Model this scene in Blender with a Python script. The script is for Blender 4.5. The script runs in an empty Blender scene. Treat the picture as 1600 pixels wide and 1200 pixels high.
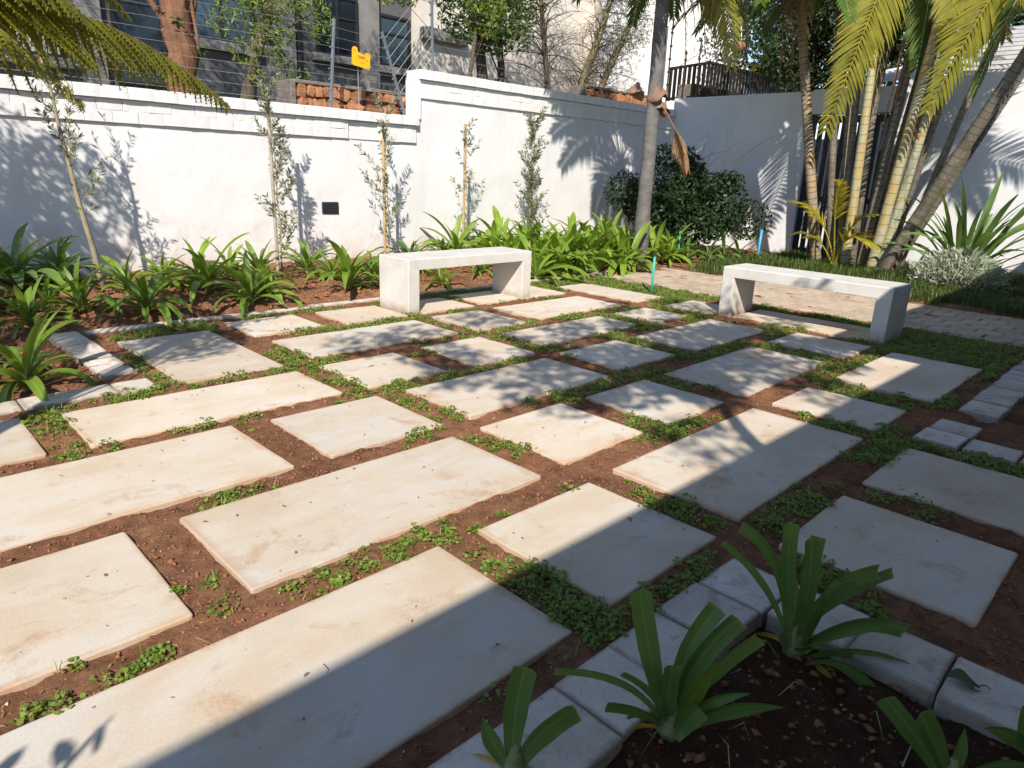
import bpy, math, random
import numpy as np
from mathutils import Vector, Matrix

# ------------------------------------------------------------------ camera, sky, sun, exposure
SC = bpy.context.scene
COL = SC.collection
cam_d = bpy.data.cameras.new('camera')
cam = bpy.data.objects.new('camera', cam_d)
COL.objects.link(cam)
SC.camera = cam
cam_d.sensor_width = 36.0
cam_d.lens = 24.16
cam_d.clip_start = 0.05
cam_d.clip_end = 800
cr = Vector((0.715021, -0.698129, 0.036896)); cu = Vector((0.180772, 0.235611, 0.954887)); cf = Vector((0.675327, 0.676094, -0.294669))
cam.matrix_world = Matrix(((cr.x, cu.x, -cf.x, 0), (cr.y, cu.y, -cf.y, 0), (cr.z, cu.z, -cf.z, 1.232), (0, 0, 0, 1)))

SUN = Vector((0.84, 0.83, -1.0)).normalized()           # the way the light travels
ELEV = math.asin(-SUN.z); ROT = math.atan2(-SUN.x, -SUN.y)
w = bpy.data.worlds.new('World'); SC.world = w; w.use_nodes = True
wn = w.node_tree
sky = wn.nodes.new('ShaderNodeTexSky'); sky.sky_type = 'NISHITA'; sky.sun_disc = False
sky.sun_elevation = ELEV; sky.sun_rotation = ROT; sky.altitude = 1400
sky.air_density = 1.0; sky.dust_density = 0.7; sky.ozone_density = 1.0
wn.links.new(sky.outputs[0], wn.nodes['Background'].inputs[0])
wn.nodes['Background'].inputs[1].default_value = 0.138
sl = bpy.data.lights.new('sun', 'SUN'); sl.energy = 5.0; sl.angle = math.radians(0.55); sl.color = (1.0, 0.915, 0.80)
so = bpy.data.objects.new('sun', sl); COL.objects.link(so)
so.rotation_euler = SUN.to_track_quat('-Z', 'Y').to_euler(); so.location = (-6, -6, 9)
vs = SC.view_settings
vs.view_transform = 'Standard'; vs.look = 'None'; vs.gamma = 1.0; vs.use_curve_mapping = False
vs.exposure = 0.50
SC.cycles.max_bounces = 6; SC.cycles.diffuse_bounces = 4; SC.cycles.transmission_bounces = 4
SC.cycles.caustics_reflective = False; SC.cycles.caustics_refractive = False

random.seed(7)
rng = np.random.default_rng(11)
PI = math.pi
U = 0.77

# ------------------------------------------------------------------ helpers
def tag(o, label=None, cat=None, group=None, kind=None):
    if label: o['label'] = label
    if cat: o['category'] = cat
    if group: o['group'] = group
    if kind: o['kind'] = kind
    return o

def empty(name, loc=(0, 0, 0), rz=0, parent=None):
    o = bpy.data.objects.new(name, None); COL.objects.link(o)
    o.location = loc; o.rotation_euler = (0, 0, rz); o.empty_display_size = 0.1
    if parent: o.parent = parent
    return o

def link(name, me, parent=None, loc=None, rot=None, scale=None):
    o = bpy.data.objects.new(name, me); COL.objects.link(o)
    if parent: o.parent = parent
    if loc is not None: o.location = loc
    if rot is not None: o.rotation_euler = rot
    if scale is not None: o.scale = scale if hasattr(scale, '__len__') else (scale,) * 3
    return o

def mesh(name, verts, faces, mats, smooth=False, mi=None):
    me = bpy.data.meshes.new(name)
    if isinstance(verts, np.ndarray): verts = verts.reshape(-1, 3)
    if isinstance(faces, np.ndarray):
        k = faces.shape[1]; nf = len(faces)
        me.vertices.add(len(verts)); me.vertices.foreach_set('co', np.asarray(verts, dtype=np.float32).ravel())
        me.loops.add(nf * k); me.loops.foreach_set('vertex_index', faces.astype(np.int32).ravel())
        me.polygons.add(nf); me.polygons.foreach_set('loop_start', np.arange(0, nf * k, k, dtype=np.int32))
        me.update(calc_edges=True)
    else:
        me.from_pydata([tuple(v) for v in verts], [], faces)
    for m in (mats if isinstance(mats, (list, tuple)) else [mats]): me.materials.append(m)
    if mi is not None: me.polygons.foreach_set('material_index', np.asarray(mi, dtype=np.int32))
    if smooth: me.polygons.foreach_set('use_smooth', np.ones(len(me.polygons), dtype=bool))
    me.update()
    return me

def strip_uv(me, rows, cols):
    uv = me.uv_layers.new(name='UVMap'); li = np.empty(len(me.loops), dtype=np.int32); me.loops.foreach_get('vertex_index', li)
    a = np.stack([(li % cols) / (cols - 1), (li // cols) / (rows - 1)], 1); uv.data.foreach_set('uv', a.astype(np.float32).ravel()); return me

class MB:
    """collects boxes, tubes and strips, then links them as one mesh object"""
    def __init__(s): s.v = []; s.f = []; s.m = []
    def add(s, vs_, fs, m=0):
        b = len(s.v); s.v += [tuple(p) for p in vs_]; s.f += [tuple(i + b for i in f) for f in fs]; s.m += [m] * len(fs)
        return s
    def box(s, x0, x1, y0, y1, z0, z1, m=0, bev=0.0, M=None):
        if bev <= 0:
            vs_ = [(x, y, z) for z in (z0, z1) for y in (y0, y1) for x in (x0, x1)]
            fs = [(0, 2, 3, 1), (4, 5, 7, 6), (0, 1, 5, 4), (2, 6, 7, 3), (0, 4, 6, 2), (1, 3, 7, 5)]
        else:
            b = bev; vs_ = []; idx = {}
            for ix, X in enumerate((x0, x1)):
                for iy, Y in enumerate((y0, y1)):
                    for iz, Z in enumerate((z0, z1)):
                        sx = b if ix == 0 else -b; sy = b if iy == 0 else -b; sz = b if iz == 0 else -b
                        for a, p in enumerate(((X, Y + sy, Z + sz), (X + sx, Y, Z + sz), (X + sx, Y + sy, Z))):
                            idx[(ix, iy, iz, a)] = len(vs_); vs_.append(p)
            g = lambda ix, iy, iz, a: idx[(ix, iy, iz, a)]
            fs = []
            for i in (0, 1):
                q = [g(i, 0, 0, 0), g(i, 1, 0, 0), g(i, 1, 1, 0), g(i, 0, 1, 0)]; fs.append(tuple(q if i else q[::-1]))
                q = [g(0, i, 0, 1), g(1, i, 0, 1), g(1, i, 1, 1), g(0, i, 1, 1)]; fs.append(tuple(q[::-1] if i else q))
                q = [g(0, 0, i, 2), g(1, 0, i, 2), g(1, 1, i, 2), g(0, 1, i, 2)]; fs.append(tuple(q if i else q[::-1]))
            for i in (0, 1):
                for j in (0, 1):
                    fs.append((g(i, j, 0, 0), g(i, j, 1, 0), g(i, j, 1, 1), g(i, j, 0, 1)))
                    fs.append((g(i, 0, j, 0), g(i, 1, j, 0), g(i, 1, j, 2), g(i, 0, j, 2)))
                    fs.append((g(0, i, j, 1), g(1, i, j, 1), g(1, i, j, 2), g(0, i, j, 2)))
                    for k in (0, 1): fs.append((g(i, j, k, 0), g(i, j, k, 1), g(i, j, k, 2)))
        if M is not None: vs_ = [M @ Vector(p) for p in vs_]
        return s.add(vs_, fs, m)
    def tube(s, pts, rad, n=8, m=0, caps=True, mfun=None):
        pts = [Vector(p) for p in pts]; k = len(pts)
        rad = rad if hasattr(rad, '__len__') else [rad] * k
        vs_ = []; ref = None
        for i, p in enumerate(pts):
            t = (pts[min(i + 1, k - 1)] - pts[max(i - 1, 0)])
            t = t.normalized() if t.length > 1e-9 else Vector((0, 0, 1))
            if ref is None:
                ref = Vector((1, 0, 0)) if abs(t.x) < 0.9 else Vector((0, 1, 0))
            a = (ref - t * ref.dot(t)).normalized(); b = t.cross(a); ref = a
            for j in range(n):
                th = 2 * PI * j / n
                vs_.append(p + (a * math.cos(th) + b * math.sin(th)) * rad[i])
        b0 = len(s.v); s.v += [tuple(p) for p in vs_]
        for i in range(k - 1):
            mm = mfun(i) if mfun else m
            for j in range(n):
                s.f.append((b0 + i * n + j, b0 + i * n + (j + 1) % n, b0 + (i + 1) * n + (j + 1) % n, b0 + (i + 1) * n + j)); s.m.append(mm)
        if caps:
            s.f.append(tuple(b0 + j for j in range(n))[::-1]); s.m.append(m)
            s.f.append(tuple(b0 + (k - 1) * n + j for j in range(n))); s.m.append(m)
        return s
    def prism(s, poly, axis_pt, z0, z1, m=0):
        pass
    def build(s, name, mats, parent=None, smooth=False, loc=None):
        me = mesh(name, s.v, s.f, mats, smooth, s.m)
        return link(name, me, parent, loc)

def bez(p0, p1, p2, n):
    p0, p1, p2 = Vector(p0), Vector(p1), Vector(p2); out = []
    for i in range(n):
        t = i / (n - 1); out.append(p0 * (1 - t) ** 2 + p1 * 2 * t * (1 - t) + p2 * t * t)
    return out

_tab = np.random.default_rng(5).random((256, 256))
def vnoise(x, y):
    xi = np.floor(x).astype(int); yi = np.floor(y).astype(int); fx = x - xi; fy = y - yi
    fx = fx * fx * (3 - 2 * fx); fy = fy * fy * (3 - 2 * fy)
    a = _tab[xi % 256, yi % 256]; b = _tab[(xi + 1) % 256, yi % 256]; c = _tab[xi % 256, (yi + 1) % 256]; d = _tab[(xi + 1) % 256, (yi + 1) % 256]
    return (a * (1 - fx) + b * fx) * (1 - fy) + (c * (1 - fx) + d * fx) * fy

# ------------------------------------------------------------------ materials
class NT:
    def __init__(s, name):
        s.m = bpy.data.materials.new(name); s.m.use_nodes = True; s.t = s.m.node_tree
        s.bs = s.t.nodes['Principled BSDF']; s.out = s.t.nodes['Material Output']
        s.tc = s.t.nodes.new('ShaderNodeTexCoord')
    def n(s, typ, **k):
        o = s.t.nodes.new(typ)
        for a, b in k.items(): setattr(o, a, b)
        return o
    def set(s, sock, v):
        if hasattr(v, 'is_linked') or isinstance(v, bpy.types.NodeSocket): s.t.links.new(v, sock)
        else:
            if hasattr(v, '__len__') and len(v) == 3 and sock.type == 'RGBA': v = (*v, 1)
            sock.default_value = v
    def noise(s, scale, detail=4, rough=0.55, vec=None, dist=0.0, dim='3D', w=None):
        o = s.n('ShaderNodeTexNoise', noise_dimensions='4D' if w is not None else '3D')
        o.inputs['Scale'].default_value = scale; o.inputs['Detail'].default_value = detail
        o.inputs['Roughness'].default_value = rough; o.inputs['Distortion'].default_value = dist
        s.set(o.inputs['Vector'], vec if vec is not None else s.tc.outputs['Object'])
        if w is not None: s.set(o.inputs['W'], w)
        return o.outputs['Fac']
    def ramp(s, fac, stops):
        o = s.n('ShaderNodeValToRGB'); e = o.color_ramp.elements
        while len(e) < len(stops): e.new(0.5)
        for i, (p, c) in enumerate(stops):
            e[i].position = p; c = c if hasattr(c, '__len__') else (c, c, c); e[i].color = (*c, 1)
        s.set(o.inputs[0], fac); return o.outputs[0]
    def mix(s, fac, a, b, mode='MIX'):
        o = s.n('ShaderNodeMix', data_type='RGBA', blend_type=mode)
        s.set(o.inputs[0], fac); s.set(o.inputs[6], a); s.set(o.inputs[7], b); return o.outputs[2]
    def math(s, op, a, b=0.0, clamp=False):
        o = s.n('ShaderNodeMath', operation=op, use_clamp=clamp); s.set(o.inputs[0], a); s.set(o.inputs[1], b); return o.outputs[0]
    def mapping(s, scale=(1, 1, 1), rot=(0, 0, 0), vec=None, loc=None):
        o = s.n('ShaderNodeMapping'); o.inputs['Scale'].default_value = scale; o.inputs['Rotation'].default_value = rot
        if loc is not None: s.set(o.inputs['Location'], loc)
        s.set(o.inputs['Vector'], vec if vec is not None else s.tc.outputs['Object']); return o.outputs[0]
    def bump(s, h, strength, dist=0.01, prev=None):
        o = s.n('ShaderNodeBump'); o.inputs['Strength'].default_value = strength; o.inputs['Distance'].default_value = dist
        s.set(o.inputs['Height'], h)
        if prev is not None: s.set(o.inputs['Normal'], prev)
        return o.outputs[0]
    def done(s, color, rough=0.8, normal=None, spec=0.3, metal=0.0):
        s.set(s.bs.inputs['Base Color'], color); s.set(s.bs.inputs['Roughness'], rough)
        s.bs.inputs['Specular IOR Level'].default_value = spec; s.bs.inputs['Metallic'].default_value = metal
        if normal is not None: s.set(s.bs.inputs['Normal'], normal)
        return s.m

def simple(name, c1, c2, scale=6, rough=0.8, bump=0.2, bscale=60, spec=0.3, dist=0.004, metal=0.0, rnd=0.0):
    t = NT(name); f = t.noise(scale, 5, 0.6)
    c = t.ramp(f, [(0.3, c1), (0.7, c2)])
    if rnd:
        oi = t.n('ShaderNodeObjectInfo'); g = t.math('MULTIPLY_ADD', oi.outputs['Random'], rnd)
        g.node.inputs[2].default_value = 1 - rnd / 2
        o = t.n('ShaderNodeMix', data_type='RGBA', blend_type='MULTIPLY'); o.inputs[0].default_value = 1
        t.set(o.inputs[6], c); t.set(o.inputs[7], g); c = o.outputs[2]
    nb = t.bump(t.noise(bscale, 4, 0.6), bump, dist) if bump else None
    return t.done(c, rough, nb, spec, metal)

def leafmat(name, c1, c2, trans=0.3, rough=0.45, island=True, spec=0.4, tip=None, dry=None, veins=False):
    """c1..c2 are the leaf's own colours; they vary from leaf to leaf"""
    t = NT(name)
    if island:
        r = t.n('ShaderNodeNewGeometry').outputs['Random Per Island']
    else:
        r = t.n('ShaderNodeObjectInfo').outputs['Random']
    stops = [(0.0, c1), (0.85, c2)]
    if dry: stops = [(0.0, c1), (0.8, c2), (0.94, c2), (0.97, dry)]
    c = t.ramp(r, stops)
    c = t.mix(0.35, c, t.ramp(t.noise(9, 3), [(0.3, tuple(x * 0.55 for x in c1)), (0.7, tuple(min(1, x * 1.35) for x in c2))]))
    nb = None
    if veins:
        uv = t.n('ShaderNodeSeparateXYZ'); t.t.links.new(t.tc.outputs['UV'], uv.inputs[0]); u_, v_ = uv.outputs[0], uv.outputs[1]
        line = t.math('SINE', t.math('MULTIPLY', u_, 75.0)); c = t.mix(t.math('MULTIPLY', t.math('ADD', line, 1.0), .10), c, tuple(min(1, x * 2.2) for x in c2))
        rib = t.ramp(t.math('ABSOLUTE', t.math('SUBTRACT', u_, .5)), [(.02, .45), (.07, 0.0)]); c = t.mix(rib, c, (c2[0] * 1.9, c2[1] * 1.7, c2[2] * 1.8))
        base = t.ramp(v_, [(.02, .8), (.26, 0.0)]); c = t.mix(base, c, (.30, .34, .14))
        tipn = t.ramp(t.math('ADD', v_, t.math('MULTIPLY', t.math('SUBTRACT', t.noise(16, 3), .5), .10)), [(.965, 0.0), (.995, .8)]); c = t.mix(tipn, c, (.30, .22, .08))
        blot = t.ramp(t.noise(22, 5, .7), [(.66, 0.0), (.74, .5)]); c = t.mix(blot, c, (.22, .20, .06))
        nb = t.bump(line, .25, .001)
    t.done(c, rough, nb, spec)
    tr = t.n('ShaderNodeBsdfTranslucent'); t.set(tr.inputs[0], t.mix(0.5, c, (c2[0] * 1.6, c2[1] * 1.5, c2[2] * 0.7)))
    mx = t.n('ShaderNodeMixShader'); mx.inputs[0].default_value = trans
    t.t.links.new(t.bs.outputs[0], mx.inputs[1]); t.t.links.new(tr.outputs[0], mx.inputs[2]); t.t.links.new(mx.outputs[0], t.out.inputs[0])
    return t.m

def slab_material():
    t = NT('cast_concrete_slab'); oi = t.n('ShaderNodeObjectInfo').outputs['Random']
    w4 = t.math('MULTIPLY', oi, 40.0)
    base = t.ramp(t.noise(1.6, 5, 0.6, w=w4), [(0.36, (0.51, 0.425, 0.325)), (0.5, (0.575, 0.505, 0.41)), (0.62, (0.565, 0.525, 0.465))])
    # buff soil wash, drawn out along one way by rain and brooms
    v = t.mapping((1.2, 3.2, 1), (0, 0, 0.35))
    wash = t.ramp(t.noise(1.7, 7, 0.68, vec=v, dist=0.6, w=w4), [(0.45, 0.0), (0.60, 0.9)])
    c = t.mix(t.math('MULTIPLY', wash, 0.5), base, (0.50, 0.36, 0.21))
    spot = t.ramp(t.noise(4.2, 6, 0.7, dist=0.4, w=w4), [(0.56, 0.0), (0.66, 1.0)])
    c = t.mix(t.math('MULTIPLY', spot, 0.62), c, (0.40, 0.22, 0.10))
    sc = t.mapping((5, 34, 1), (0, 0, 0.75)); scr = t.ramp(t.noise(1.3, 4, 0.6, vec=sc, dist=2.6, w=w4), [(0.60, 0.0), (0.66, 1.0)])
    scr = t.math('MULTIPLY', scr, t.ramp(t.noise(2.6, 3, .6, w=w4), [(.5, 0.0), (.6, 1.0)]))
    c = t.mix(t.math('MULTIPLY', scr, 0.5), c, (0.36, 0.24, 0.14))
    vo = t.n('ShaderNodeTexVoronoi'); vo.inputs['Scale'].default_value = 13; vo.inputs['Randomness'].default_value = 1
    t.set(vo.inputs['Vector'], t.mapping((1, 1, 0.01)))
    speck = t.ramp(vo.outputs['Distance'], [(0.045, 1.0), (0.06, 0.0)])
    msk = t.ramp(t.noise(2.2, 2, w=w4), [(0.5, 0.0), (0.6, 1.0)])
    c = t.mix(t.math('MULTIPLY', speck, msk), c, (0.10, 0.07, 0.05))
    fine = t.noise(140, 3, 0.6)
    c = t.mix(0.12, c, t.ramp(fine, [(0.3, 0.25), (0.7, 0.8)]))
    # soil splashed on to the rim
    gen = t.n('ShaderNodeSeparateXYZ'); t.t.links.new(t.tc.outputs['Generated'], gen.inputs[0])
    def edge(o): return t.math('MINIMUM', o, t.math('SUBTRACT', 1.0, o))
    e = t.math('MINIMUM', edge(gen.outputs[0]), edge(gen.outputs[1]))
    e = t.math('ADD', e, t.math('MULTIPLY', t.math('SUBTRACT', t.noise(7, 5, 0.65, w=w4), 0.5), 0.13))
    rim = t.ramp(e, [(0.0, 0.5), (0.03, 0.0)])
    c = t.mix(rim, c, (0.42, 0.24, 0.13))
    tone = t.math('MULTIPLY_ADD', oi, 0.16); tone.node.inputs[2].default_value = 0.92
    o = t.n('ShaderNodeMix', data_type='RGBA', blend_type='MULTIPLY'); o.inputs[0].default_value = 1
    t.set(o.inputs[6], c); t.set(o.inputs[7], tone)
    nb = t.bump(t.noise(9, 6, 0.6, w=w4), 0.25, 0.006); nb = t.bump(fine, 0.18, 0.002, nb)
    return t.done(o.outputs[2], 0.78, nb, 0.25)

def wall_material(name, c1, c2, peel=True, bstr=0.35):
    t = NT(name)
    c = t.ramp(t.noise(1.3, 5, 0.6), [(0.3, c1), (0.7, c2)])
    st = t.mapping((2.2, 2.2, 0.5)); streak = t.ramp(t.noise(1.0, 7, 0.7, vec=st, dist=.6), [(0.52, 0.0), (0.70, 0.32)])
    c = t.mix(streak, c, tuple(x * 0.78 for x in c1))
    if peel:
        f = t.noise(3.1, 8, 0.72, dist=0.5)
        z = t.n('ShaderNodeSeparateXYZ'); t.t.links.new(t.tc.outputs['Object'], z.inputs[0])
        low = t.ramp(z.outputs[2], [(0.05, 1.0), (0.75, 0.0)])
        spl = t.ramp(t.math('ADD', z.outputs[2], t.math('MULTIPLY', t.math('SUBTRACT', t.noise(5, 6, .7), .5), .5)), [(.06, .55), (.30, 0.0)]); c = t.mix(spl, c, (.50, .38, .30))
        k = t.math('MULTIPLY', t.ramp(f, [(0.52, 0.0), (0.62, 1.0)]), low)
        c = t.mix(t.math('MULTIPLY', k, 0.6), c, (0.52, 0.36, 0.28))
    nb = t.bump(t.noise(3.5, 4, 0.5), bstr, 0.03); nb = t.bump(t.noise(45, 5, 0.65), 0.25, 0.004, nb)
    return t.done(c, 0.85, nb, 0.2)

def soil_material(name, dark, light):
    t = NT(name)
    c = t.ramp(t.noise(14, 8, 0.7), [(0.25, dark), (0.6, light), (0.85, tuple(min(1, x * 1.35) for x in light))])
    c = t.mix(t.ramp(t.noise(1.1, 3), [(0.4, 0.0), (0.7, 0.55)]), c, tuple(x * 0.6 for x in dark))
    vo = t.n('ShaderNodeTexVoronoi'); vo.inputs['Scale'].default_value = 95; t.set(vo.inputs['Vector'], t.tc.outputs['Object'])
    c = t.mix(t.ramp(vo.outputs['Distance'], [(0.14, 0.55), (0.24, 0.0)]), c, (0.40, 0.27, 0.17))
    p = t.n('ShaderNodeSeparateXYZ'); t.t.links.new(t.tc.outputs['Object'], p.inputs[0])      # darker soil colour inside the near bed
    wob = t.math('MULTIPLY', t.math('SUBTRACT', t.noise(9, 3), .5), .06)
    inx = t.math('LESS_THAN', t.math('ADD', p.outputs[0], wob), 1.86); iny = t.math('LESS_THAN', t.math('ADD', p.outputs[1], wob), .73)
    c = t.mix(t.math('MULTIPLY', t.math('MULTIPLY', inx, iny), .8), c, t.ramp(t.noise(30, 6, .7), [(.35, (.018, .010, .007)), (.65, (.075, .038, .022))]))
    c = t.mix(t.ramp(t.noise(5, 5, .7), [(.52, 0.0), (.64, .5)]), c, (.075, .032, .018))
    nb = t.bump(t.noise(38, 8, 0.75), 1.0, 0.025); nb = t.bump(t.noise(170, 3, 0.6), 0.7, 0.005, nb)
    return t.done(c, 0.95, nb, 0.1)

def bark_material(name, c1, c2, sc=(14, 14, 3), bstr=0.8, dist=0.02):
    t = NT(name); v = t.mapping(sc); f = t.noise(1.0, 7, 0.65, vec=v, dist=0.4)
    c = t.ramp(f, [(0.3, c1), (0.7, c2)]); c = t.mix(0.3, c, t.ramp(t.noise(3), [(0.35, tuple(x * .6 for x in c1)), (0.7, c2)]))
    return t.done(c, 0.9, t.bump(f, bstr, dist), 0.15)

M = {}
M['slab'] = slab_material()
def kerb_material():
    t = NT('weathered_kerb_brick'); oi = t.n('ShaderNodeObjectInfo').outputs['Random']; w4 = t.math('MULTIPLY', oi, 30.0)
    c = t.ramp(t.noise(6, 6, .65, w=w4), [(.34, (.47, .41, .355)), (.5, (.57, .51, .45)), (.66, (.63, .585, .525))])
    pit = t.ramp(t.noise(75, 4, .7, w=w4), [(.36, 1.0), (.44, 0.0)]); c = t.mix(t.math('MULTIPLY', pit, .4), c, (.24, .20, .17))
    st = t.ramp(t.noise(9, 6, .7, dist=.5, w=w4), [(.54, 0.0), (.64, .6)]); c = t.mix(st, c, (.30, .22, .165))
    g_ = t.n('ShaderNodeSeparateXYZ'); t.t.links.new(t.tc.outputs['Generated'], g_.inputs[0])
    ed = lambda o: t.math('MINIMUM', o, t.math('SUBTRACT', 1.0, o))
    e_ = t.math('ADD', t.math('MINIMUM', ed(g_.outputs[0]), ed(g_.outputs[1])), t.math('MULTIPLY', t.math('SUBTRACT', t.noise(30, 4, .7, w=w4), .5), .16))
    c = t.mix(t.ramp(e_, [(.01, .6), (.07, 0.0)]), c, (.22, .165, .125))
    tone = t.math('MULTIPLY_ADD', oi, .22); tone.node.inputs[2].default_value = .89
    o = t.n('ShaderNodeMix', data_type='RGBA', blend_type='MULTIPLY'); o.inputs[0].default_value = 1; t.set(o.inputs[6], c); t.set(o.inputs[7], tone)
    nb = t.bump(t.noise(75, 4, .7, w=w4), .3, .002); nb = t.bump(t.noise(14, 4, .6, w=w4), .15, .003, nb)
    return t.done(o.outputs[2], .9, nb, .2)
M['kerb'] = kerb_material()
M['path'] = simple('buff_path_brick', (0.36, 0.28, 0.21), (0.50, 0.41, 0.32), 9, 0.85, 0.5, 90, 0.2, rnd=0.25)
M['soil'] = soil_material('red_soil', (0.165, 0.074, 0.040), (0.37, 0.185, 0.105))
M['ground'] = simple('far_earth', (0.12, 0.10, 0.06), (0.2, 0.15, 0.09), 2, 0.95, 0.3)
M['clod'] = simple('soil_crumb', (0.16, 0.066, 0.034), (0.35, 0.16, 0.088), 30, 0.95, 0.4, 120, 0.1)
M['chip'] = simple('dry_chip', (0.45, 0.33, 0.22), (0.66, 0.55, 0.42), 30, 0.9, 0.2)
def bench_material():
    t = NT('cast_bench_concrete'); c = t.ramp(t.noise(4, 6, .6), [(.36, (.53, .51, .475)), (.62, (.62, .60, .565))])
    st = t.ramp(t.noise(1.0, 6, .65, vec=t.mapping((7, 7, 1.3)), dist=.3), [(.52, 0.0), (.72, .35)]); c = t.mix(st, c, (.40, .37, .33))
    z = t.n('ShaderNodeSeparateXYZ'); t.t.links.new(t.tc.outputs['Object'], z.inputs[0])
    gp = t.n('ShaderNodeNewGeometry'); t.t.links.new(gp.outputs['Position'], z.inputs[0])
    low = t.ramp(t.math('ADD', z.outputs[2], t.math('MULTIPLY', t.math('SUBTRACT', t.noise(11, 5, .7), .5), .16)), [(.0, .7), (.09, 0.0)]); c = t.mix(low, c, (.30, .22, .15))
    vo = t.n('ShaderNodeTexVoronoi'); vo.inputs['Scale'].default_value = 55; t.set(vo.inputs['Vector'], t.tc.outputs['Object'])
    pit = t.ramp(vo.outputs['Distance'], [(.09, 1.0), (.14, 0.0)]); pm = t.math('MULTIPLY', pit, t.ramp(t.noise(6, 2), [(.52, 0.0), (.6, 1.0)])); c = t.mix(t.math('MULTIPLY', pm, .6), c, (.22, .20, .18))
    nb = t.bump(t.noise(70, 4, .6), .3, .003); nb = t.bump(t.math('SUBTRACT', 1.0, pm), .4, .004, nb)
    return t.done(c, .75, nb, .25)
M['bench'] = bench_material()
M['wall'] = wall_material('white_limewashed_plaster', (0.675, 0.67, 0.675), (0.745, 0.742, 0.745))
M['backwall'] = wall_material('white_smooth_plaster', (0.66, 0.675, 0.70), (0.73, 0.745, 0.77), False, 0.15)
M['coping'] = wall_material('white_painted_brick', (0.65, 0.635, 0.63), (0.74, 0.73, 0.725), False, 0.5)
M['vent'] = simple('dark_vent_plastic', (0.02, 0.022, 0.028), (0.035, 0.036, 0.04), 20, 0.5, 0)
M['steel'] = simple('grey_fence_steel', (0.10, 0.115, 0.135), (0.15, 0.165, 0.185), 12, 0.5, 0.1, 80, 0.5)
M['wire'] = simple('galvanised_wire', (0.32, 0.32, 0.33), (0.5, 0.5, 0.5), 40, 0.4, 0, metal=0.6)
M['black'] = simple('black_painted_steel', (0.018, 0.016, 0.015), (0.035, 0.03, 0.028), 12, 0.5, 0.1)
M['gate'] = simple('dark_navy_gate_paint', (0.018, 0.022, 0.034), (0.03, 0.035, 0.05), 9, 0.45, 0.05)
M['sign'] = simple('amber_plastic_sign', (0.85, 0.40, 0.012), (0.92, 0.47, 0.02), 20, 0.45, 0.05)
M['ink'] = simple('brown_sign_print', (0.16, 0.07, 0.01), (0.22, 0.10, 0.02), 20, 0.6, 0)
M['stake'] = bark_material('pale_timber_stake', (0.36, 0.23, 0.11), (0.58, 0.42, 0.23), (30, 30, 4), 0.3, 0.005)
M['stakegrey'] = bark_material('weathered_timber_stake', (0.30, 0.26, 0.21), (0.47, 0.43, 0.36), (30, 30, 4), 0.3, 0.005)
M['twig'] = bark_material('olive_bark', (0.24, 0.20, 0.14), (0.42, 0.36, 0.26), (40, 40, 10), 0.4, 0.004)
M['palmbark'] = bark_material('grey_palm_bark', (0.075, 0.07, 0.068), (0.21, 0.20, 0.19), (5, 5, 11), 0.5, 0.012)
M['redbark'] = bark_material('shaggy_red_bark', (0.10, 0.05, 0.03), (0.33, 0.17, 0.10), (11, 11, 2.2), 1.0, 0.05)
M['darkbark'] = bark_material('dark_bark', (0.05, 0.04, 0.03), (0.15, 0.12, 0.085), (14, 14, 3))
M['lichen'] = bark_material('lichened_bark', (0.09, 0.075, 0.05), (0.27, 0.23, 0.12), (14, 14, 3))
def cane_material(name, stops, sc=(6, 6, 1.6)):
    t = NT(name); f = t.noise(1.0, 5, 0.6, vec=t.mapping(sc), dist=.3)
    c = t.ramp(f, stops); fine = t.noise(60, 4, .6); c = t.mix(.25, c, t.ramp(fine, [(.3, (.05, .045, .03)), (.7, (.5, .47, .36))]))
    sp = t.ramp(t.noise(9, 5, .7), [(.58, 0.0), (.68, .8)]); c = t.mix(sp, c, (.13, .11, .08))
    return t.done(c, .6, t.bump(fine, .2, .004), .3)
M['canegreen'] = cane_material('pale_green_cane', [(.36, (.20, .215, .14)), (.45, (.36, .38, .27)), (.52, (.40, .35, .13)), (.58, (.44, .23, .06)), (.64, (.33, .34, .21))])
M['canegrey'] = cane_material('grey_brown_cane', [(.38, (.055, .044, .034)), (.5, (.105, .088, .07)), (.62, (.21, .18, .15))])  # grey-brown cane, with the fronds' shade darkened into the colour
M['canetan'] = cane_material('tan_mottled_cane', [(.38, (.15, .12, .085)), (.48, (.26, .215, .155)), (.56, (.40, .22, .08)), (.64, (.34, .30, .24))])
M['canering'] = bark_material('cane_leaf_scar', (0.07, 0.055, 0.035), (0.13, 0.10, 0.06), (9, 9, 9), 0.3, 0.005)
M['canescar'] = bark_material('green_cane_scar', (0.14, 0.13, 0.07), (0.24, 0.20, 0.10), (9, 9, 9), 0.3, 0.005)
M['straw'] = leafmat('dead_frond', (0.17, 0.095, 0.045), (0.36, 0.22, 0.105), 0.15, 0.8)
M['husk'] = leafmat('dry_palm_husk', (0.15, 0.085, 0.06), (0.28, 0.17, 0.125), 0.05, 0.85)
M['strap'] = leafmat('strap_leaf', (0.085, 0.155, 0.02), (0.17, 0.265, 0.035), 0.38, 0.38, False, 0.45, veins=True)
M['straplime'] = leafmat('bright_strap_leaf', (0.12, 0.21, 0.022), (0.22, 0.33, 0.04), 0.38, 0.4, False, 0.45, veins=True)  # brighter, yellower green than the plain strap leaf
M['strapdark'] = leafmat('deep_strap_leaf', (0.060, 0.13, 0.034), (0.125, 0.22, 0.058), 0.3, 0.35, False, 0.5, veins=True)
M['strapdry'] = leafmat('yellowed_strap_leaf', (0.42, 0.26, 0.04), (0.55, 0.36, 0.07), 0.3, 0.5, False)
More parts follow.
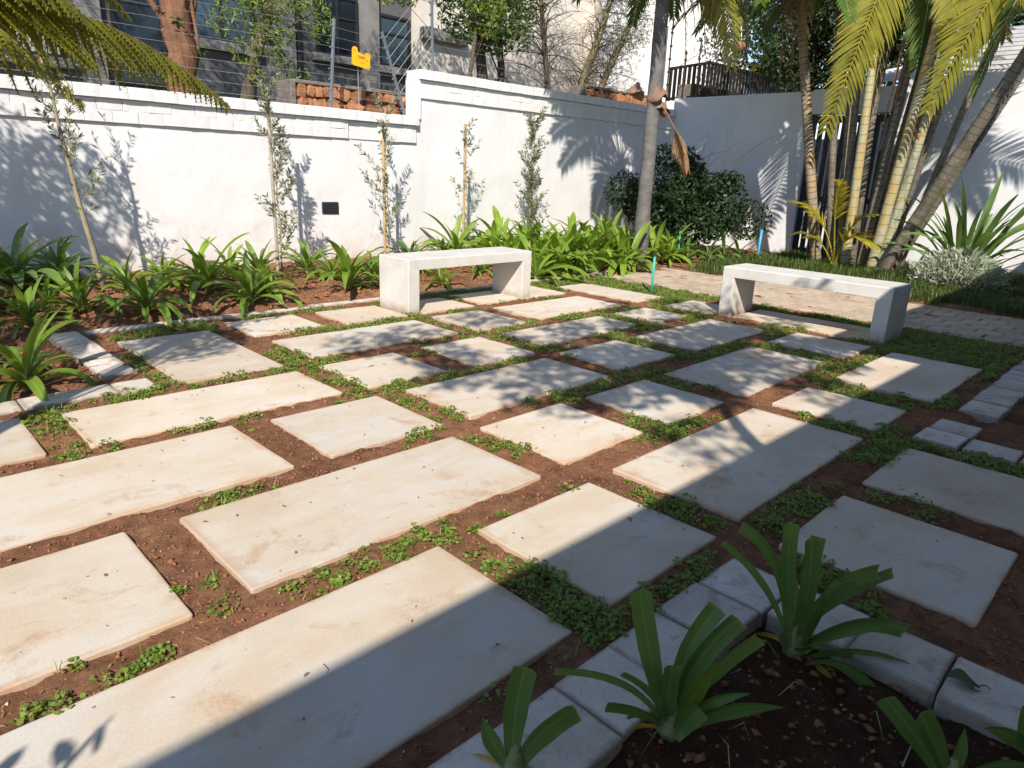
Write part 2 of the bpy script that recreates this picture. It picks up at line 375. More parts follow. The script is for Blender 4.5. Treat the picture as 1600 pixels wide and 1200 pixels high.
M['strapbase'] = simple('pale_leaf_base', (0.17, 0.22, 0.07), (0.30, 0.32, 0.15), 14, 0.55, 0.1)
M['iris'] = leafmat('blue_green_sword_leaf', (0.06, 0.13, 0.035), (0.14, 0.22, 0.06), 0.28, 0.4, False)
M['olive'] = leafmat('olive_leaf', (0.11, 0.13, 0.065), (0.25, 0.27, 0.16), 0.15, 0.5)
M['hedge'] = leafmat('dark_hedge_leaf', (0.010, 0.024, 0.009), (0.028, 0.055, 0.016), 0.15, 0.5, True, 0.3)
M['treeleaf'] = leafmat('mid_green_leaf', (0.045, 0.09, 0.014), (0.11, 0.18, 0.03), 0.3, 0.45)
M['limeleaf'] = leafmat('bright_green_leaf', (0.10, 0.17, 0.025), (0.22, 0.30, 0.05), 0.35, 0.45, dry=(0.5, 0.28, 0.04))
M['darkleaf'] = leafmat('dark_tree_leaf', (0.014, 0.032, 0.008), (0.045, 0.080, 0.018), 0.25, 0.45)  # very dark green leaf colour
M['flower'] = leafmat('amber_flower', (0.60, 0.28, 0.01), (0.80, 0.45, 0.03), 0.3, 0.6)
M['frond'] = leafmat('palm_leaflet', (0.12, 0.16, 0.022), (0.33, 0.29, 0.04), 0.34, 0.38)
M['frondgreen'] = leafmat('green_palm_leaflet', (0.04, 0.085, 0.014), (0.11, 0.17, 0.026), 0.32, 0.4)
M['frondyellow'] = leafmat('yellow_palm_leaflet', (0.22, 0.23, 0.022), (0.46, 0.38, 0.04), 0.35, 0.4)
M['fern'] = leafmat('fern_leaflet', (0.07, 0.095, 0.013), (0.26, 0.245, 0.025), 0.4, 0.5)
M['weed'] = leafmat('creeping_weed_leaf', (0.07, 0.14, 0.02), (0.24, 0.33, 0.055), 0.34, 0.5)
M['grass'] = leafmat('mondo_grass', (0.035, 0.075, 0.012), (0.10, 0.15, 0.03), 0.25, 0.45)
M['drygrass'] = leafmat('dry_runner', (0.36, 0.29, 0.17), (0.55, 0.47, 0.30), 0.2, 0.7)
M['silver'] = leafmat('silver_leaf', (0.24, 0.29, 0.20), (0.42, 0.46, 0.35), 0.15, 0.7)
M['fallen'] = leafmat('fallen_leaf', (0.05, 0.08, 0.03), (0.08, 0.11, 0.04), 0.1, 0.6)
M['stone'] = simple('orange_brown_stone', (0.20, 0.085, 0.04), (0.42, 0.20, 0.095), 5, 0.9, 0.8, 40, 0.15, 0.01, rnd=0.6)
M['mortar'] = simple('grey_mortar', (0.12, 0.10, 0.085), (0.22, 0.19, 0.16), 12, 0.95, 0.6, 60)
M['greyhouse'] = simple('dark_grey_render', (0.085, 0.088, 0.095), (0.125, 0.128, 0.135), 3, 0.9, 0.25, 60)
M['greytrim'] = simple('mid_grey_render', (0.17, 0.167, 0.165), (0.25, 0.246, 0.24), 3, 0.9, 0.25, 60)
M['cream'] = simple('cream_render', (0.58, 0.54, 0.48), (0.68, 0.64, 0.58), 3, 0.9, 0.25, 60)
M['white'] = simple('white_render', (0.72, 0.71, 0.70), (0.8, 0.79, 0.78), 3, 0.85, 0.2, 60)
M['blind'] = simple('white_blind', (0.62, 0.66, 0.68), (0.72, 0.75, 0.76), 3, 0.7, 0)
M['frame'] = simple('charcoal_window_frame', (0.02, 0.02, 0.024), (0.03, 0.03, 0.034), 9, 0.5, 0)
M['roof'] = simple('pale_grey_roof_tile', (0.42, 0.42, 0.43), (0.55, 0.55, 0.55), 6, 0.7, 0.2)
M['sheet'] = simple('white_roof_sheet', (0.66, 0.68, 0.72), (0.78, 0.79, 0.82), 6, 0.6, 0.2)
M['tile'] = simple('terracotta_ridge', (0.30, 0.14, 0.08), (0.45, 0.23, 0.13), 8, 0.85, 0.4)
M['teal'] = simple('teal_pvc_pipe', (0.035, 0.33, 0.27), (0.07, 0.42, 0.35), 14, 0.4, 0.05)
M['blue'] = simple('blue_pvc_pipe', (0.05, 0.30, 0.58), (0.09, 0.38, 0.66), 14, 0.4, 0.05)
M['cap'] = simple('black_sprinkler_plastic', (0.02, 0.02, 0.02), (0.05, 0.05, 0.05), 14, 0.5, 0.05)
tg = NT('dark_window_glass'); tg.done((0.012, 0.018, 0.026), 0.06, None, 0.6); M['glass'] = tg.m
tg = NT('blue_window_glass'); tg.done((0.045, 0.075, 0.10), 0.08, None, 0.6); M['glassblue'] = tg.m
M['ties'] = simple('green_tie', (0.05, 0.08, 0.04), (0.08, 0.12, 0.06), 9, 0.6, 0)
M['hangpot'] = simple('terracotta_basket', (0.22, 0.10, 0.05), (0.36, 0.18, 0.09), 9, 0.9, 0.4)

# ------------------------------------------------------------------ ground
gm = MB(); gm.add([(-400, -400, -0.3), (400, -400, -0.3), (400, 400, -0.3), (-400, 400, -0.3)], [(0, 1, 2, 3)])
tag(gm.build('ground', M['ground']), kind='structure')

SLABS = [  # x0, x1, y0, y1 in paving modules
    (2.79, 3.55, 6.33, 7.05), (3.80, 4.58, 6.30, 7.00), (4.80, 5.60, 6.31, 7.00), (5.76, 7.33, 6.34, 7.02),
    (1.71, 2.53, 5.22, 6.79), (2.83, 4.48, 5.29, 6.06), (4.73, 5.48, 5.25, 6.09), (5.69, 7.27, 5.30, 6.08), (7.63, 8.27, 5.32, 6.76),
    (-0.95, 0.67, 4.33, 5.09), (0.88, 2.53, 4.30, 5.01), (2.74, 3.50, 4.28, 5.04), (3.81, 4.55, 4.26, 5.05), (4.81, 6.42, 4.41, 5.02),
    (6.70, 7.36, 4.38, 5.00), (7.70, 8.42, 4.28, 4.96),
    (-0.02, 1.63, 3.31, 4.13), (1.86, 2.68, 3.31, 4.09), (2.92, 4.47, 3.32, 4.06), (4.72, 5.57, 3.40, 4.11), (5.87, 7.41, 3.36, 4.10),
    (7.86, 8.58, 2.46, 4.05),
    (-0.10, 0.72, 2.33, 3.14), (0.94, 2.60, 2.34, 3.11), (2.83, 3.62, 2.38, 3.12), (3.88, 4.64, 2.36, 3.10), (4.92, 6.50, 2.34, 3.10), (6.84, 7.59, 2.31, 3.11),
    (0.02, 1.70, 1.335, 2.125), (1.93, 2.74, 1.34, 2.12), (2.98, 4.68, 1.36, 2.15), (4.91, 5.57, 1.365, 2.12), (5.98, 7.51, 1.30, 2.09),
    (2.90, 3.69, 0.325, 1.12), (3.95, 4.76, -0.53, 1.12)]
SLABS = [tuple(v * U for v in s) for s in SLABS]
BENCHES = [(3.56, 5.10, 4.89, 5.34), (6.04, 6.48, 1.76, 3.27)]

def soil_base(x, y):
    z = np.full(np.shape(x), -0.015)
    bedL = np.clip((y - 5.76) / 0.16, 0, 1) * (x > 1.02)
    bedL2 = ((x < 1.06) & (y > 4.16))
    z = z + bedL * (0.03 + 0.045 * np.clip((y - 5.8) / 1.8, 0, 1) + 0.05 * (vnoise(x * 2.1, y * 2.1) - 0.4))
    z = np.where(bedL2, -0.045 + 0.06 * (vnoise(x * 2.3 + 9, y * 2.3) - 0.3), z)
    z = np.where((x < 1.92) & (y < 0.80), -0.058 + 0.04 * vnoise(x * 4, y * 4), z)
    z = np.where((x > 3.95) & (y < 0.78) & (x < 6.9), -0.05 + 0.035 * vnoise(x * 4, y * 4), z)
    z = np.where(x > 8.62, -0.01 + 0.05 * np.clip((x - 8.6) / 3, 0, 1), z)
    return z
def soil_h(x, y):
    n = (vnoise(x * 7, y * 7) - .5) * .014 + (vnoise(x * 19 + 3, y * 19) - .5) * .014 + (vnoise(x * 43, y * 43 + 7) - .5) * .010
    bed = ((y > 5.7) | ((x < 1.05) & (y > 4.2)) | ((x < 1.9) & (y < .75)) | ((x > 3.9) & (y < .75)))
    return soil_base(x, y) + n * np.where(bed, 1.9, 1.0)
def grid_sheet(x0, x1, y0, y1, d):
    nx = int((x1 - x0) / d) + 1; ny = int((y1 - y0) / d) + 1
    xs = np.linspace(x0, x1, nx); ys = np.linspace(y0, y1, ny); X, Y = np.meshgrid(xs, ys)
    V = np.stack([X, Y, soil_h(X, Y)], -1).reshape(-1, 3)
    i = np.arange(nx * ny).reshape(ny, nx)
    F = np.stack([i[:-1, :-1], i[:-1, 1:], i[1:, 1:], i[1:, :-1]], -1).reshape(-1, 4)
    return V, F
V, F = grid_sheet(-3.0, 12.0, -1.4, 7.96, 0.024)
paving = link('courtyard_ground', mesh('courtyard_ground', V, F, M['soil'], True))
tag(paving, kind='structure')

def rounded_slab(w_, d_, t_, r=0.02, bev=0.008, jit=0.003, rg=random):
    """outline with rounded, slightly chipped corners; a bevelled top"""
    def ring(inset, z, js):
        out = []
        for cx, cy, a0 in ((w_ / 2 - r, d_ / 2 - r, 0), (-w_ / 2 + r, d_ / 2 - r, PI / 2), (-w_ / 2 + r, -d_ / 2 + r, PI), (w_ / 2 - r, -d_ / 2 + r, 1.5 * PI)):
            for k in range(4):
                a = a0 + PI / 2 * k / 3
                out.append([cx + math.cos(a) * (r - inset), cy + math.sin(a) * (r - inset), z])
        full = []
        n = len(out)
        for i in range(n):
            full.append(out[i])
            if i % 4 == 3:
                a, b = out[i], out[(i + 1) % n]
                m = max(2, int(math.hypot(a[0] - b[0], a[1] - b[1]) / 0.09))
                for q in range(1, m): full.append([a[0] + (b[0] - a[0]) * q / m, a[1] + (b[1] - a[1]) * q / m, z])
        return [[p[0] + js[i % len(js)][0], p[1] + js[i % len(js)][1], p[2]] for i, p in enumerate(full)]
    js = [(rg.gauss(0, jit), rg.gauss(0, jit)) for _ in range(211)]
    R0 = ring(0, -t_, js); R1 = ring(0, -bev, js); R2 = ring(bev * .35, -bev * .3, js); R3 = ring(bev, 0, js)
    n = len(R0); v = R0 + R1 + R2 + R3; f = []
    for k in range(3):
        for i in range(n): f.append((k * n + i, k * n + (i + 1) % n, (k + 1) * n + (i + 1) % n, (k + 1) * n + i))
    f.append(tuple(3 * n + i for i in range(n))); f.append(tuple(range(n))[::-1])
    return v, f
for (x0, x1, y0, y1) in SLABS:
    v, f = rounded_slab(x1 - x0, y1 - y0, 0.05, random.uniform(.006, .013), random.uniform(.004, .006), 0.0008)
    me = mesh('paving_slab', v, f, M['slab'])
    link('paving_slab', me, paving, ((x0 + x1) / 2, (y0 + y1) / 2, random.uniform(-.003, .003)),
         (random.gauss(0, .0022), random.gauss(0, .0022), random.gauss(0, .006)))

# ------------------------------------------------------------------ kerbs and the brick path
def brick_set(w_, d_, t_, mat, n=4, jit=.001, r=.009):
    out = []
    for k in range(n):
        v, f = rounded_slab(w_, d_, t_, r, .006, jit); out.append(mesh('brick', v, f, mat))
    return out
def kerb_core(name, boxes):
    b = MB()
    for q in boxes: b.box(*q)
    return tag(b.build(name, M['mortar']), kind='structure')
def lay(meshes, parent, spots, rz=0.0, z=0.0, tilt=.003, name='brick'):
    for (x, y) in spots:
        link(name, random.choice(meshes), parent, (x + random.gauss(0, .003), y + random.gauss(0, .003), z + random.gauss(0, .0025)),
             (random.gauss(0, tilt), random.gauss(0, tilt), rz + random.gauss(0, .008) + random.choice((0, PI))))
# far bed kerb: thin course, corner, then the return to the wall side
kb = kerb_core('kerb', [(1.22, 7.6, 5.635, 5.715, -.1, -.03), (1.04, 1.16, 4.10, 5.70, -.1, -.03), (-.9, 1.03, 4.08, 4.18, -.1, -.03)])
lay(brick_set(.445, .105, .085, M['kerb']), kb, [(1.45 + .452 * i, 5.675) for i in range(14)])
lay(brick_set(.435, .195, .085, M['kerb']), kb, [(1.10, 5.51 - .442 * i) for i in range(3)] + [(1.10, 4.30)][:0], PI / 2)
lay(brick_set(.235, .195, .085, M['kerb']), kb, [(1.10, 4.12)], PI / 2)
lay(brick_set(.435, .195, .085, M['kerb']), kb, [(.775 - .442 * i, 4.135) for i in range(4)])
# near bed kerb
kb = kerb_core('kerb', [(.30, 1.95, .74, .88, -.14, -.03), (1.87, 1.97, -.6, .70, -.14, -.03)])
lay(brick_set(.2265, .222, .085, M['kerb'], 5), kb, [(1.915 - .2305 * i, .815) for i in range(8)])
lay(brick_set(.222, .2255, .085, M['kerb'], 5), kb, [(1.925, .585 - .229 * i) for i in range(6)])
# right bed kerb
kb = kerb_core('kerb', [(3.88, 4.25, .72, .84, -.12, -.03), (4.60, 6.9, .70, .82, -.12, -.03), (3.9, 4.02, -.7, .67, -.12, -.03)])
lay(brick_set(.224, .205, .085, M['kerb']), kb, [(3.955, .785), (4.188, .785)])
lay(brick_set(.15, .205, .085, M['kerb']), kb, [(4.645 + .156 * i, .765) for i in range(15)])
lay(brick_set(.205, .224, .085, M['kerb']), kb, [(3.955, .56 - .231 * i) for i in range(6)])
pb = MB(); pb.box(6.98, 8.58, -1.3, 5.56, -.2, -.035)
path = tag(pb.build('path', M['mortar']), kind='structure')
bs = brick_set(.2135, .2135, .06, M['path'], 6, .0012, .006)
hd = brick_set(.102, .2135, .06, M['path'], 4, .0015, .006)
for r in range(6):
    x = 7.205 + r * .2225; o = .111 if r % 2 else 0
    lay(bs, path, [(x, 5.42 - o - .2225 * i) for i in range(28)], 0, -.004, .005, 'paver')
lay(hd, path, [(7.035, 5.44 - .2225 * i) for i in range(28)], 0, -.004, .005, 'paver')
lay(hd, path, [(8.49, 5.44 - .2225 * i) for i in range(28)], 0, -.004, .005, 'paver')

# ------------------------------------------------------------------ white front wall with its brick coping
YW = 7.93
def wavy_panel(b, x0, x1, z0, z1, y, amp=.006, d=.12):
    nx = max(2, int((x1 - x0) / d)); nz = max(2, int((z1 - z0) / d))
    X, Z = np.meshgrid(np.linspace(x0, x1, nx), np.linspace(z0, z1, nz))
    yy = y + (vnoise(X * 1.7, Z * 1.7 + 4) - .5) * amp + (vnoise(X * 5, Z * 5) - .5) * amp * .6
    base = len(b.v); b.v += [tuple(p) for p in np.stack([X, yy, Z], -1).reshape(-1, 3)]
    for j in range(nz - 1):
        for i in range(nx - 1):
            q = base + j * nx + i; b.f.append((q, q + 1, q + nx + 1, q + nx)); b.m.append(0)
fw = empty('garden_wall', (0, YW, 0))
tag(fw, 'long white plastered garden wall with stepped brick coping behind the planting', 'wall')
def at_parent(b, name, mats, parent, smooth=False):
    off = parent.location; b.v = [(p[0] - off[0], p[1] - off[1], p[2] - off[2]) for p in b.v]
    return b.build(name, mats, parent, smooth)
b = MB(); wavy_panel(b, -4, 5.93, -.2, 1.80, YW, .012); b.box(-4, 5.93, YW + .02, YW + .22, -.2, 1.795)
at_parent(b, 'low_section', M['wall'], fw, True)
b = MB(); wavy_panel(b, 5.93, 12.0, -.2, 2.39, YW, .012); b.box(5.93, 12.2, YW + .02, YW + .24, -.2, 2.385)
at_parent(b, 'high_section', M['wall'], fw, True)
def course(x0, x1, z0, h, proud, ln, depth):
    n = max(1, round((x1 - x0) / ln)); ln = (x1 - x0) / n
    for i in range(n):
        a = x0 + i * ln; p = proud + random.uniform(-.0025, .0025); dz = random.uniform(-.0015, .0015)
        v, f = rounded_slab(ln - .0012, depth + p, h + .001, .006, .004, .0016)
        o = link('coping_brick', mesh('coping_brick', v, f, M['coping']), fw,
                 (a + ln / 2, depth / 2 - p / 2, z0 + h + dz), (random.gauss(0, .003), random.gauss(0, .003), random.gauss(0, .0035)))
for (x0, x1) in ((0.3, 4.86), (5.34, 5.90)):
    course(x0, x1, 1.555, .112, .030, .235, .22); course(x0 - .05, x1, 1.667, .104, .030, .235, .22)
course(0.25, 5.92, 1.775, .112, .070, .24, .24)
course(5.98, 11.96, 2.125, .115, .030, .235, .20); course(5.98, 11.96, 2.24, .110, .030, .235, .20)
course(5.945, 11.96, 2.355, .115, .070, .24, .24)
b = MB(); b.box(4.87, 5.33, YW - .012, YW + .05, 1.545, 1.77, bev=.01); at_parent(b, 'plaster_patch', M['wall'], fw)
b = MB(); b.box(5.915, 5.985, YW - .035, YW + .235, 1.85, 2.35, bev=.012); at_parent(b, 'end_pier', M['wall'], fw)
vt = MB(); vt.box(4.47, 4.70, YW - .012, YW + .05, .645, .79, bev=.006); vt = at_parent(vt, 'air_vent', M['vent'], fw)
for k in range(5):
    lv = MB(); lv.box(4.485, 4.685, YW - .017, YW - .0125, .665 + k * .024, .675 + k * .024)
    o = lv.build('louvre', M['vent'], vt); o.location = (0, -YW, 0)

# ------------------------------------------------------------------ back wall with gate
XB = 12.0
bw = empty('back_wall', (XB, 5, 0))
tag(bw, 'smooth white plastered wall with a gateway behind the tall cane palms', 'wall')
b = MB(); b.box(XB, XB + .25, 5.28, YW + .02, -.2, 2.68, bev=.012); at_parent(b, 'wall_section', M['backwall'], bw)
b = MB(); b.box(XB, XB + .25, -6, 3.95, -.2, 2.78, bev=.012); at_parent(b, 'wall_section', M['backwall'], bw)
b = MB(); b.box(XB + .003, XB + .247, 3.94, 5.29, 2.32, 2.70, bev=.008); at_parent(b, 'lintel', M['backwall'], bw)
gt = empty('gate', (XB + .10, 4.6, 0)); tag(gt, 'dark navy barred steel gate in the white wall behind the palms', 'gate')
g = MB(); g.box(XB + .07, XB + .13, 3.95, 4.03, 0, 2.31); g.box(XB + .07, XB + .13, 5.20, 5.28, 0, 2.31)
g.box(XB + .072, XB + .128, 4.03, 5.20, 2.19, 2.30); g.box(XB + .072, XB + .128, 4.03, 5.20, .06, .16); g.box(XB + .072, XB + .128, 4.03, 5.20, .95, 1.03)
at_parent(g, 'gate_frame', M['gate'], gt)
for k in range(9):
    g = MB(); y = 4.11 + k * .126; g.box(XB + .075, XB + .125, y - .036, y + .036, .15, 2.2); at_parent(g, 'bar', M['gate'], gt)
g = MB(); g.box(XB + .03, XB + .07, 5.02, 5.19, 1.02, 1.16, bev=.01); at_parent(g, 'lock_box', M['gate'], gt)

# ------------------------------------------------------------------ benches
def bench(x0, x1, y0, y1, h, label, along):
    e = empty('bench', ((x0 + x1) / 2, (y0 + y1) / 2, 0)); tag(e, label, 'bench', 'concrete benches')
    t = .095; lt = .125; off = e.location
    def block(nm, a0, a1, b0, b1, top, th, bev):
        v, f = rounded_slab(a1 - a0, b1 - b0, th, .010, bev, 0.0)
        return link(nm, mesh(nm, v, f, M['bench']), e, ((a0 + a1) / 2 - off[0], (b0 + b1) / 2 - off[1], top))
    block('seat', x0, x1, y0, y1, h, t, .009)
    if along == 'x':
        for a, c in ((x0, x0 + lt), (x1 - lt, x1)): block('leg', a, c, y0, y1, h - t, h - t + .05, .0004)
    else:
        for a, c in ((y0, y0 + lt), (y1 - lt, y1)): block('leg', x0, x1, a, c, h - t, h - t + .05, .0004)
    return e
bench(*BENCHES[0], .475, 'pale concrete slab bench beside the flower bed along the white wall', 'x')
bench(*BENCHES[1], .455, 'pale concrete slab bench beside the brick path, one leg in shade', 'y')

# ------------------------------------------------------------------ the house behind the camera, whose eave throws the straight shade edge
hs = empty('house', (0, -2, 0)); tag(hs, 'white house behind the viewer whose eaves shade the near paving', 'house')
EV = 2.6
b = MB(); b.box(-8, 3.60, -6, -1.45, -.3, EV - .02); b.box(3.60, 12, -6, -.95, -.3, EV - .02); at_parent(b, 'wall', M['white'], hs)
b = MB(); b.box(-8.4, 3.36, -6.2, -.89, EV, EV + .10); b.box(3.36, 12.4, -6.2, -.08, EV + .003, EV + .103); at_parent(b, 'roof', M['roof'], hs)
for x0, x1, y in ((-8.4, 3.355, -.89), (3.36, 12.4, -.08)):
    b = MB(); b.box(x0, x1, y - .10, y, EV - .1, EV - .003, bev=.01); at_parent(b, 'gutter', M['white'], hs)
for x0, x1, y in ((-3.5, -1.6, -1.45), (5.0, 7.4, -.95)):
    b = MB(); b.box(x0, x1, y - .02, y + .03, .2, 2.1); wd = at_parent(b, 'window', M['frame'], hs)
    b = MB(); b.box(x0 + .08, x1 - .08, y + .03, y + .034, .28, 2.02); b.v = [(p[0] - 0, p[1] + 2, p[2]) for p in b.v]; b.build('pane', M['glass'], wd)

# ------------------------------------------------------------------ strap-leaved plants
def strap_mesh(a0, bend, L=0.5, W=0.042, n=9, fold=.22, twist=0.0, cut=False, mat=None, side=0.0, powr=1.2, basew=.55):
    """a channelled strap leaf that leaves the ground at angle a0 and arches over by bend"""
    v = []; x = z = y = 0.0; ds = L / n
    for i in range(n + 1):
        t = i / n; a = a0 - bend * t ** powr
        if i: x += math.cos(a) * ds; z += math.sin(a) * ds; y += side * t * ds
        wd = W * min(1.0, basew + 1.6 * t) * (1.0 if cut else max(0.16, 1 - max(0, (t - .62) / .38) ** 2.6))
        tw = twist * t
        nx, nz = -math.sin(a), math.cos(a)
        for s in (-1, 0, 1):
            up = fold * wd * abs(s) * (1 - .5 * t)
            yy = s * wd / 2 * math.cos(tw); rise = up + s * wd / 2 * math.sin(tw)
            v.append((x + nx * rise, y + yy, z + nz * rise))
    f = []
    for i in range(n):
        for j in range(2): f.append((3 * i + j, 3 * i + j + 1, 3 * i + j + 4, 3 * i + j + 3))
    return strip_uv(mesh('leaf', v, f, mat, True), n + 1, 3)
def strap_family(mat, L=.5, W=.042, tag_=0):
    R = random.Random(31 + tag_); fam = []
    for a in (86, 78, 68, 58, 46, 34):
        for k in range(3):
            a0 = math.radians(a + R.uniform(-4, 4)); bend = math.radians(R.uniform(25, 60) + (86 - a) * 1.1)
            fam.append((a, strap_mesh(a0, bend, L * R.uniform(.85, 1.12), W * R.uniform(.85, 1.15), 9, .25, R.uniform(-.5, .5), False, mat, R.uniform(-.12, .12), R.uniform(1.0, 1.7))))
    return fam
FAM = {'mid': strap_family(M['strap'], .49, .060, tag_=1), 'lime': strap_family(M['straplime'], .52, .066, 2), 'dark': strap_family(M['strapdark'], .52, .070, 3),
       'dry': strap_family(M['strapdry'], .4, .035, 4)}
bb = MB(); bb.tube([(0, 0, -.04), (0, 0, .04), (.004, 0, .10), (.008, 0, .15)], [.022, .026, .02, .008], 8); STEM = mesh('stem', bb.v, bb.f, M['strapbase'], True)
def strap_plant(x, y, label, group, s=1.0, n=15, fam='mid', flat=0.0, name='strap_leaf_plant', rz=None, dry=0):
    z = float(soil_h(np.array([x]), np.array([y]))[0])
    e = empty(name, (x, y, z), random.uniform(0, 6.28) if rz is None else rz)
    tag(e, label, 'plant', group); e.rotation_euler[0] = random.gauss(0, .09); e.rotation_euler[1] = random.gauss(0, .09)
    link('stem', STEM, e, scale=(s, s, s * .8))
    fl = FAM[fam]
    for i in range(n):
        t = i / max(1, n - 1)
        want = 86 - 56 * (t ** .8) - flat
        cand = sorted(fl, key=lambda q: abs(q[0] - want) + random.uniform(0, 9))[0][1]
        if i >= n - dry: cand = random.choice(FAM['dry'])[1]
        az = i * 2.4 + random.uniform(-.6, .6)
        r = .012 + .014 * t
        link('leaf', cand, e, (math.cos(az) * r * s, math.sin(az) * r * s, .02 + .05 * (1 - t)), (random.gauss(0, .06), random.gauss(0, .06), az),
             s * random.uniform(.62, 1.2))
    return e

GL = 'strap-leaved plants in the far bed'
BED = [
    (.66, 4.52, 'large bright strap-leaved plant in the soil inside the kerb return at the frame edge', 1.0, 15, 'mid', 6),
    (.42, 4.98, 'half-hidden strap-leaved plant behind the one inside the kerb return', .9, 12, 'mid', 8),
    (.98, 6.03, 'small strap-leaved plant just behind the kerb corner', .8, 12, 'mid', 0),
    (1.13, 6.32, 'narrow strap-leaved plant wedged left of the tall pale-stemmed one', .8, 11, 'mid', 0),
    (1.36, 6.25, 'tall pale-stemmed strap-leaved plant left of the leaning tan sapling', 1.08, 16, 'mid', -4),
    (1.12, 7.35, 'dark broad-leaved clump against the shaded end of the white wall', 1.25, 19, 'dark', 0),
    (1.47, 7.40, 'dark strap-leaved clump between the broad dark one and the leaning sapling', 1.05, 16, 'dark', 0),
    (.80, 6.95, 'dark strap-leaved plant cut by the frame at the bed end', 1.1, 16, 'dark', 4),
    (1.74, 5.93, 'low wide-spreading strap-leaved plant nearest the kerb below the leaning sapling', 1.05, 15, 'mid', 16),
    (1.90, 6.92, 'thin-leaved plant just right of the leaning sapling foot', .92, 15, 'mid', 0),
    (2.29, 7.12, 'low yellow-green plant at the edge of the tree shade on the wall', .9, 15, 'lime', 4),
    (2.60, 7.10, 'upright yellow-green plant behind the tall one with a brown seed head', .85, 14, 'lime', 0),
    (2.48, 6.58, 'tall bright strap-leaved plant standing in full sun left of the first staked olive', 1.15, 20, 'lime', -2),
    (2.92, 7.10, 'bright plant close to the wall, left of the first staked olive', .95, 15, 'lime', 0),
    (2.60, 5.92, 'fountain-shaped plant nearest the kerb in front of the first staked olive', 1.0, 17, 'mid', 2),
    (2.86, 6.18, 'arching plant close behind the fountain-shaped one by the kerb', .95, 15, 'lime', 2),
    (3.20, 7.0, 'plant at the foot of the first staked olive', .92, 15, 'mid', 0),
    (3.78, 7.08, 'upright grassy plant just right of the first staked olive', 1.0, 17, 'mid', -2),
    (3.84, 6.66, 'yellow-footed plant between the upright grassy one and the tallest one', .85, 13, 'lime', 6),
    (3.66, 6.05, 'tallest sword-leaved plant below the dark wall vent', 1.2, 18, 'mid', -8),
    (3.98, 6.14, 'low plant spreading toward the bench end, right of the tallest one', .85, 12, 'mid', 14),
    (4.36, 6.62, 'plant with a dark arching leaf just behind the bench end', .95, 14, 'mid', 2),
    (5.25, 7.15, 'dark grassy clump behind the bench at the second stake', .95, 15, 'dark', 6),
    (5.85, 7.2, 'strap-leaved plant behind the bench between the second and third stakes', .95, 15, 'mid', 2),
    (6.55, 7.2, 'strap-leaved plant behind the bench right of the third stake', .9, 15, 'lime', 2),
    (7.1, 7.15, 'strap-leaved plant behind the bench left of the bushy olive', .9, 14, 'mid', 2),
    (4.72, 5.84, 'small plant seen through the bench, nearest the kerb', .8, 13, 'lime', 4),
    (5.50, 6.15, 'small plant seen through the bench near its far leg', .8, 12, 'mid', 4),
    (4.98, 6.55, 'plant in the shade behind the bench seat', .85, 12, 'mid', 4),
]
for (x, y, lab, s, n, fam, flat) in BED:
    strap_plant(x, y, lab, GL, s * random.uniform(.82, .95), n + 5 + random.randint(0, 7), fam, flat, dry=1 if fam == 'lime' and random.random() < .5 else 0)
R2 = random.Random(4); drift = []
for r in range(6):
    for c in range(9):
        x = 6.12 + c * .37 + R2.uniform(-.1, .1) + .16 * (r % 2); y = 5.80 + r * .33 + R2.uniform(-.09, .09)
        if x > 9.2 or (abs(x - 8.5) < .22 and abs(y - 5.95) < .2) or y > 7.6: continue
        if r >= 4 and c % 2: continue
        o = strap_plant(x, y, 'bright green strap-leaved plant in the dense drift round the grey palm trunk', 'drift round the palm trunk', R2.uniform(1.0, 1.28), 18, 'lime' if R2.random() < .75 else 'mid', R2.uniform(-4, 8), dry=1 if R2.random() < .12 else 0)
        drift.append((r, x, y, o))
front = sorted([d for d in drift if d[0] == 0], key=lambda d: d[1])
front[0][3]['label'] = 'front strap-leaved plant of the drift, the one nearest the bench'
front[-1][3]['label'] = 'front strap-leaved plant of the drift, farthest along the path from the bench'
lft = [d for d in drift if d[1] < 8.3 and d[3] is not front[0][3]]; rgt = [d for d in drift if d[1] > 8.65 and d[3] is not front[-1][3]]
min(lft, key=lambda d: math.hypot(d[1] - 8.48, d[2] - 5.95))[3]['label'] = 'bright strap-leaved plant touching the grey palm trunk on its bench side'
min(rgt, key=lambda d: math.hypot(d[1] - 8.48, d[2] - 5.95))[3]['label'] = 'bright strap-leaved plant touching the grey palm trunk on its shrub side'
min([d for d in drift if d[0] >= 3], key=lambda d: d[1])[3]['label'] = 'back strap-leaved plant of the drift, at the foot of the bushy olive'
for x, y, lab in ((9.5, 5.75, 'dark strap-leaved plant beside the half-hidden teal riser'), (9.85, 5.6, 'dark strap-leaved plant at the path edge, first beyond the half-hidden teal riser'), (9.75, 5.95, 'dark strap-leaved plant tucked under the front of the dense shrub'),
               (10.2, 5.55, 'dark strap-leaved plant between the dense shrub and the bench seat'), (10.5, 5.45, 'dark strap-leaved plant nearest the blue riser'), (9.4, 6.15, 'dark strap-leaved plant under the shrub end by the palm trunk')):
    strap_plant(x, y, lab, 'shaded plants below the shrub', R2.uniform(.7, .9), 12, 'dark', 6)

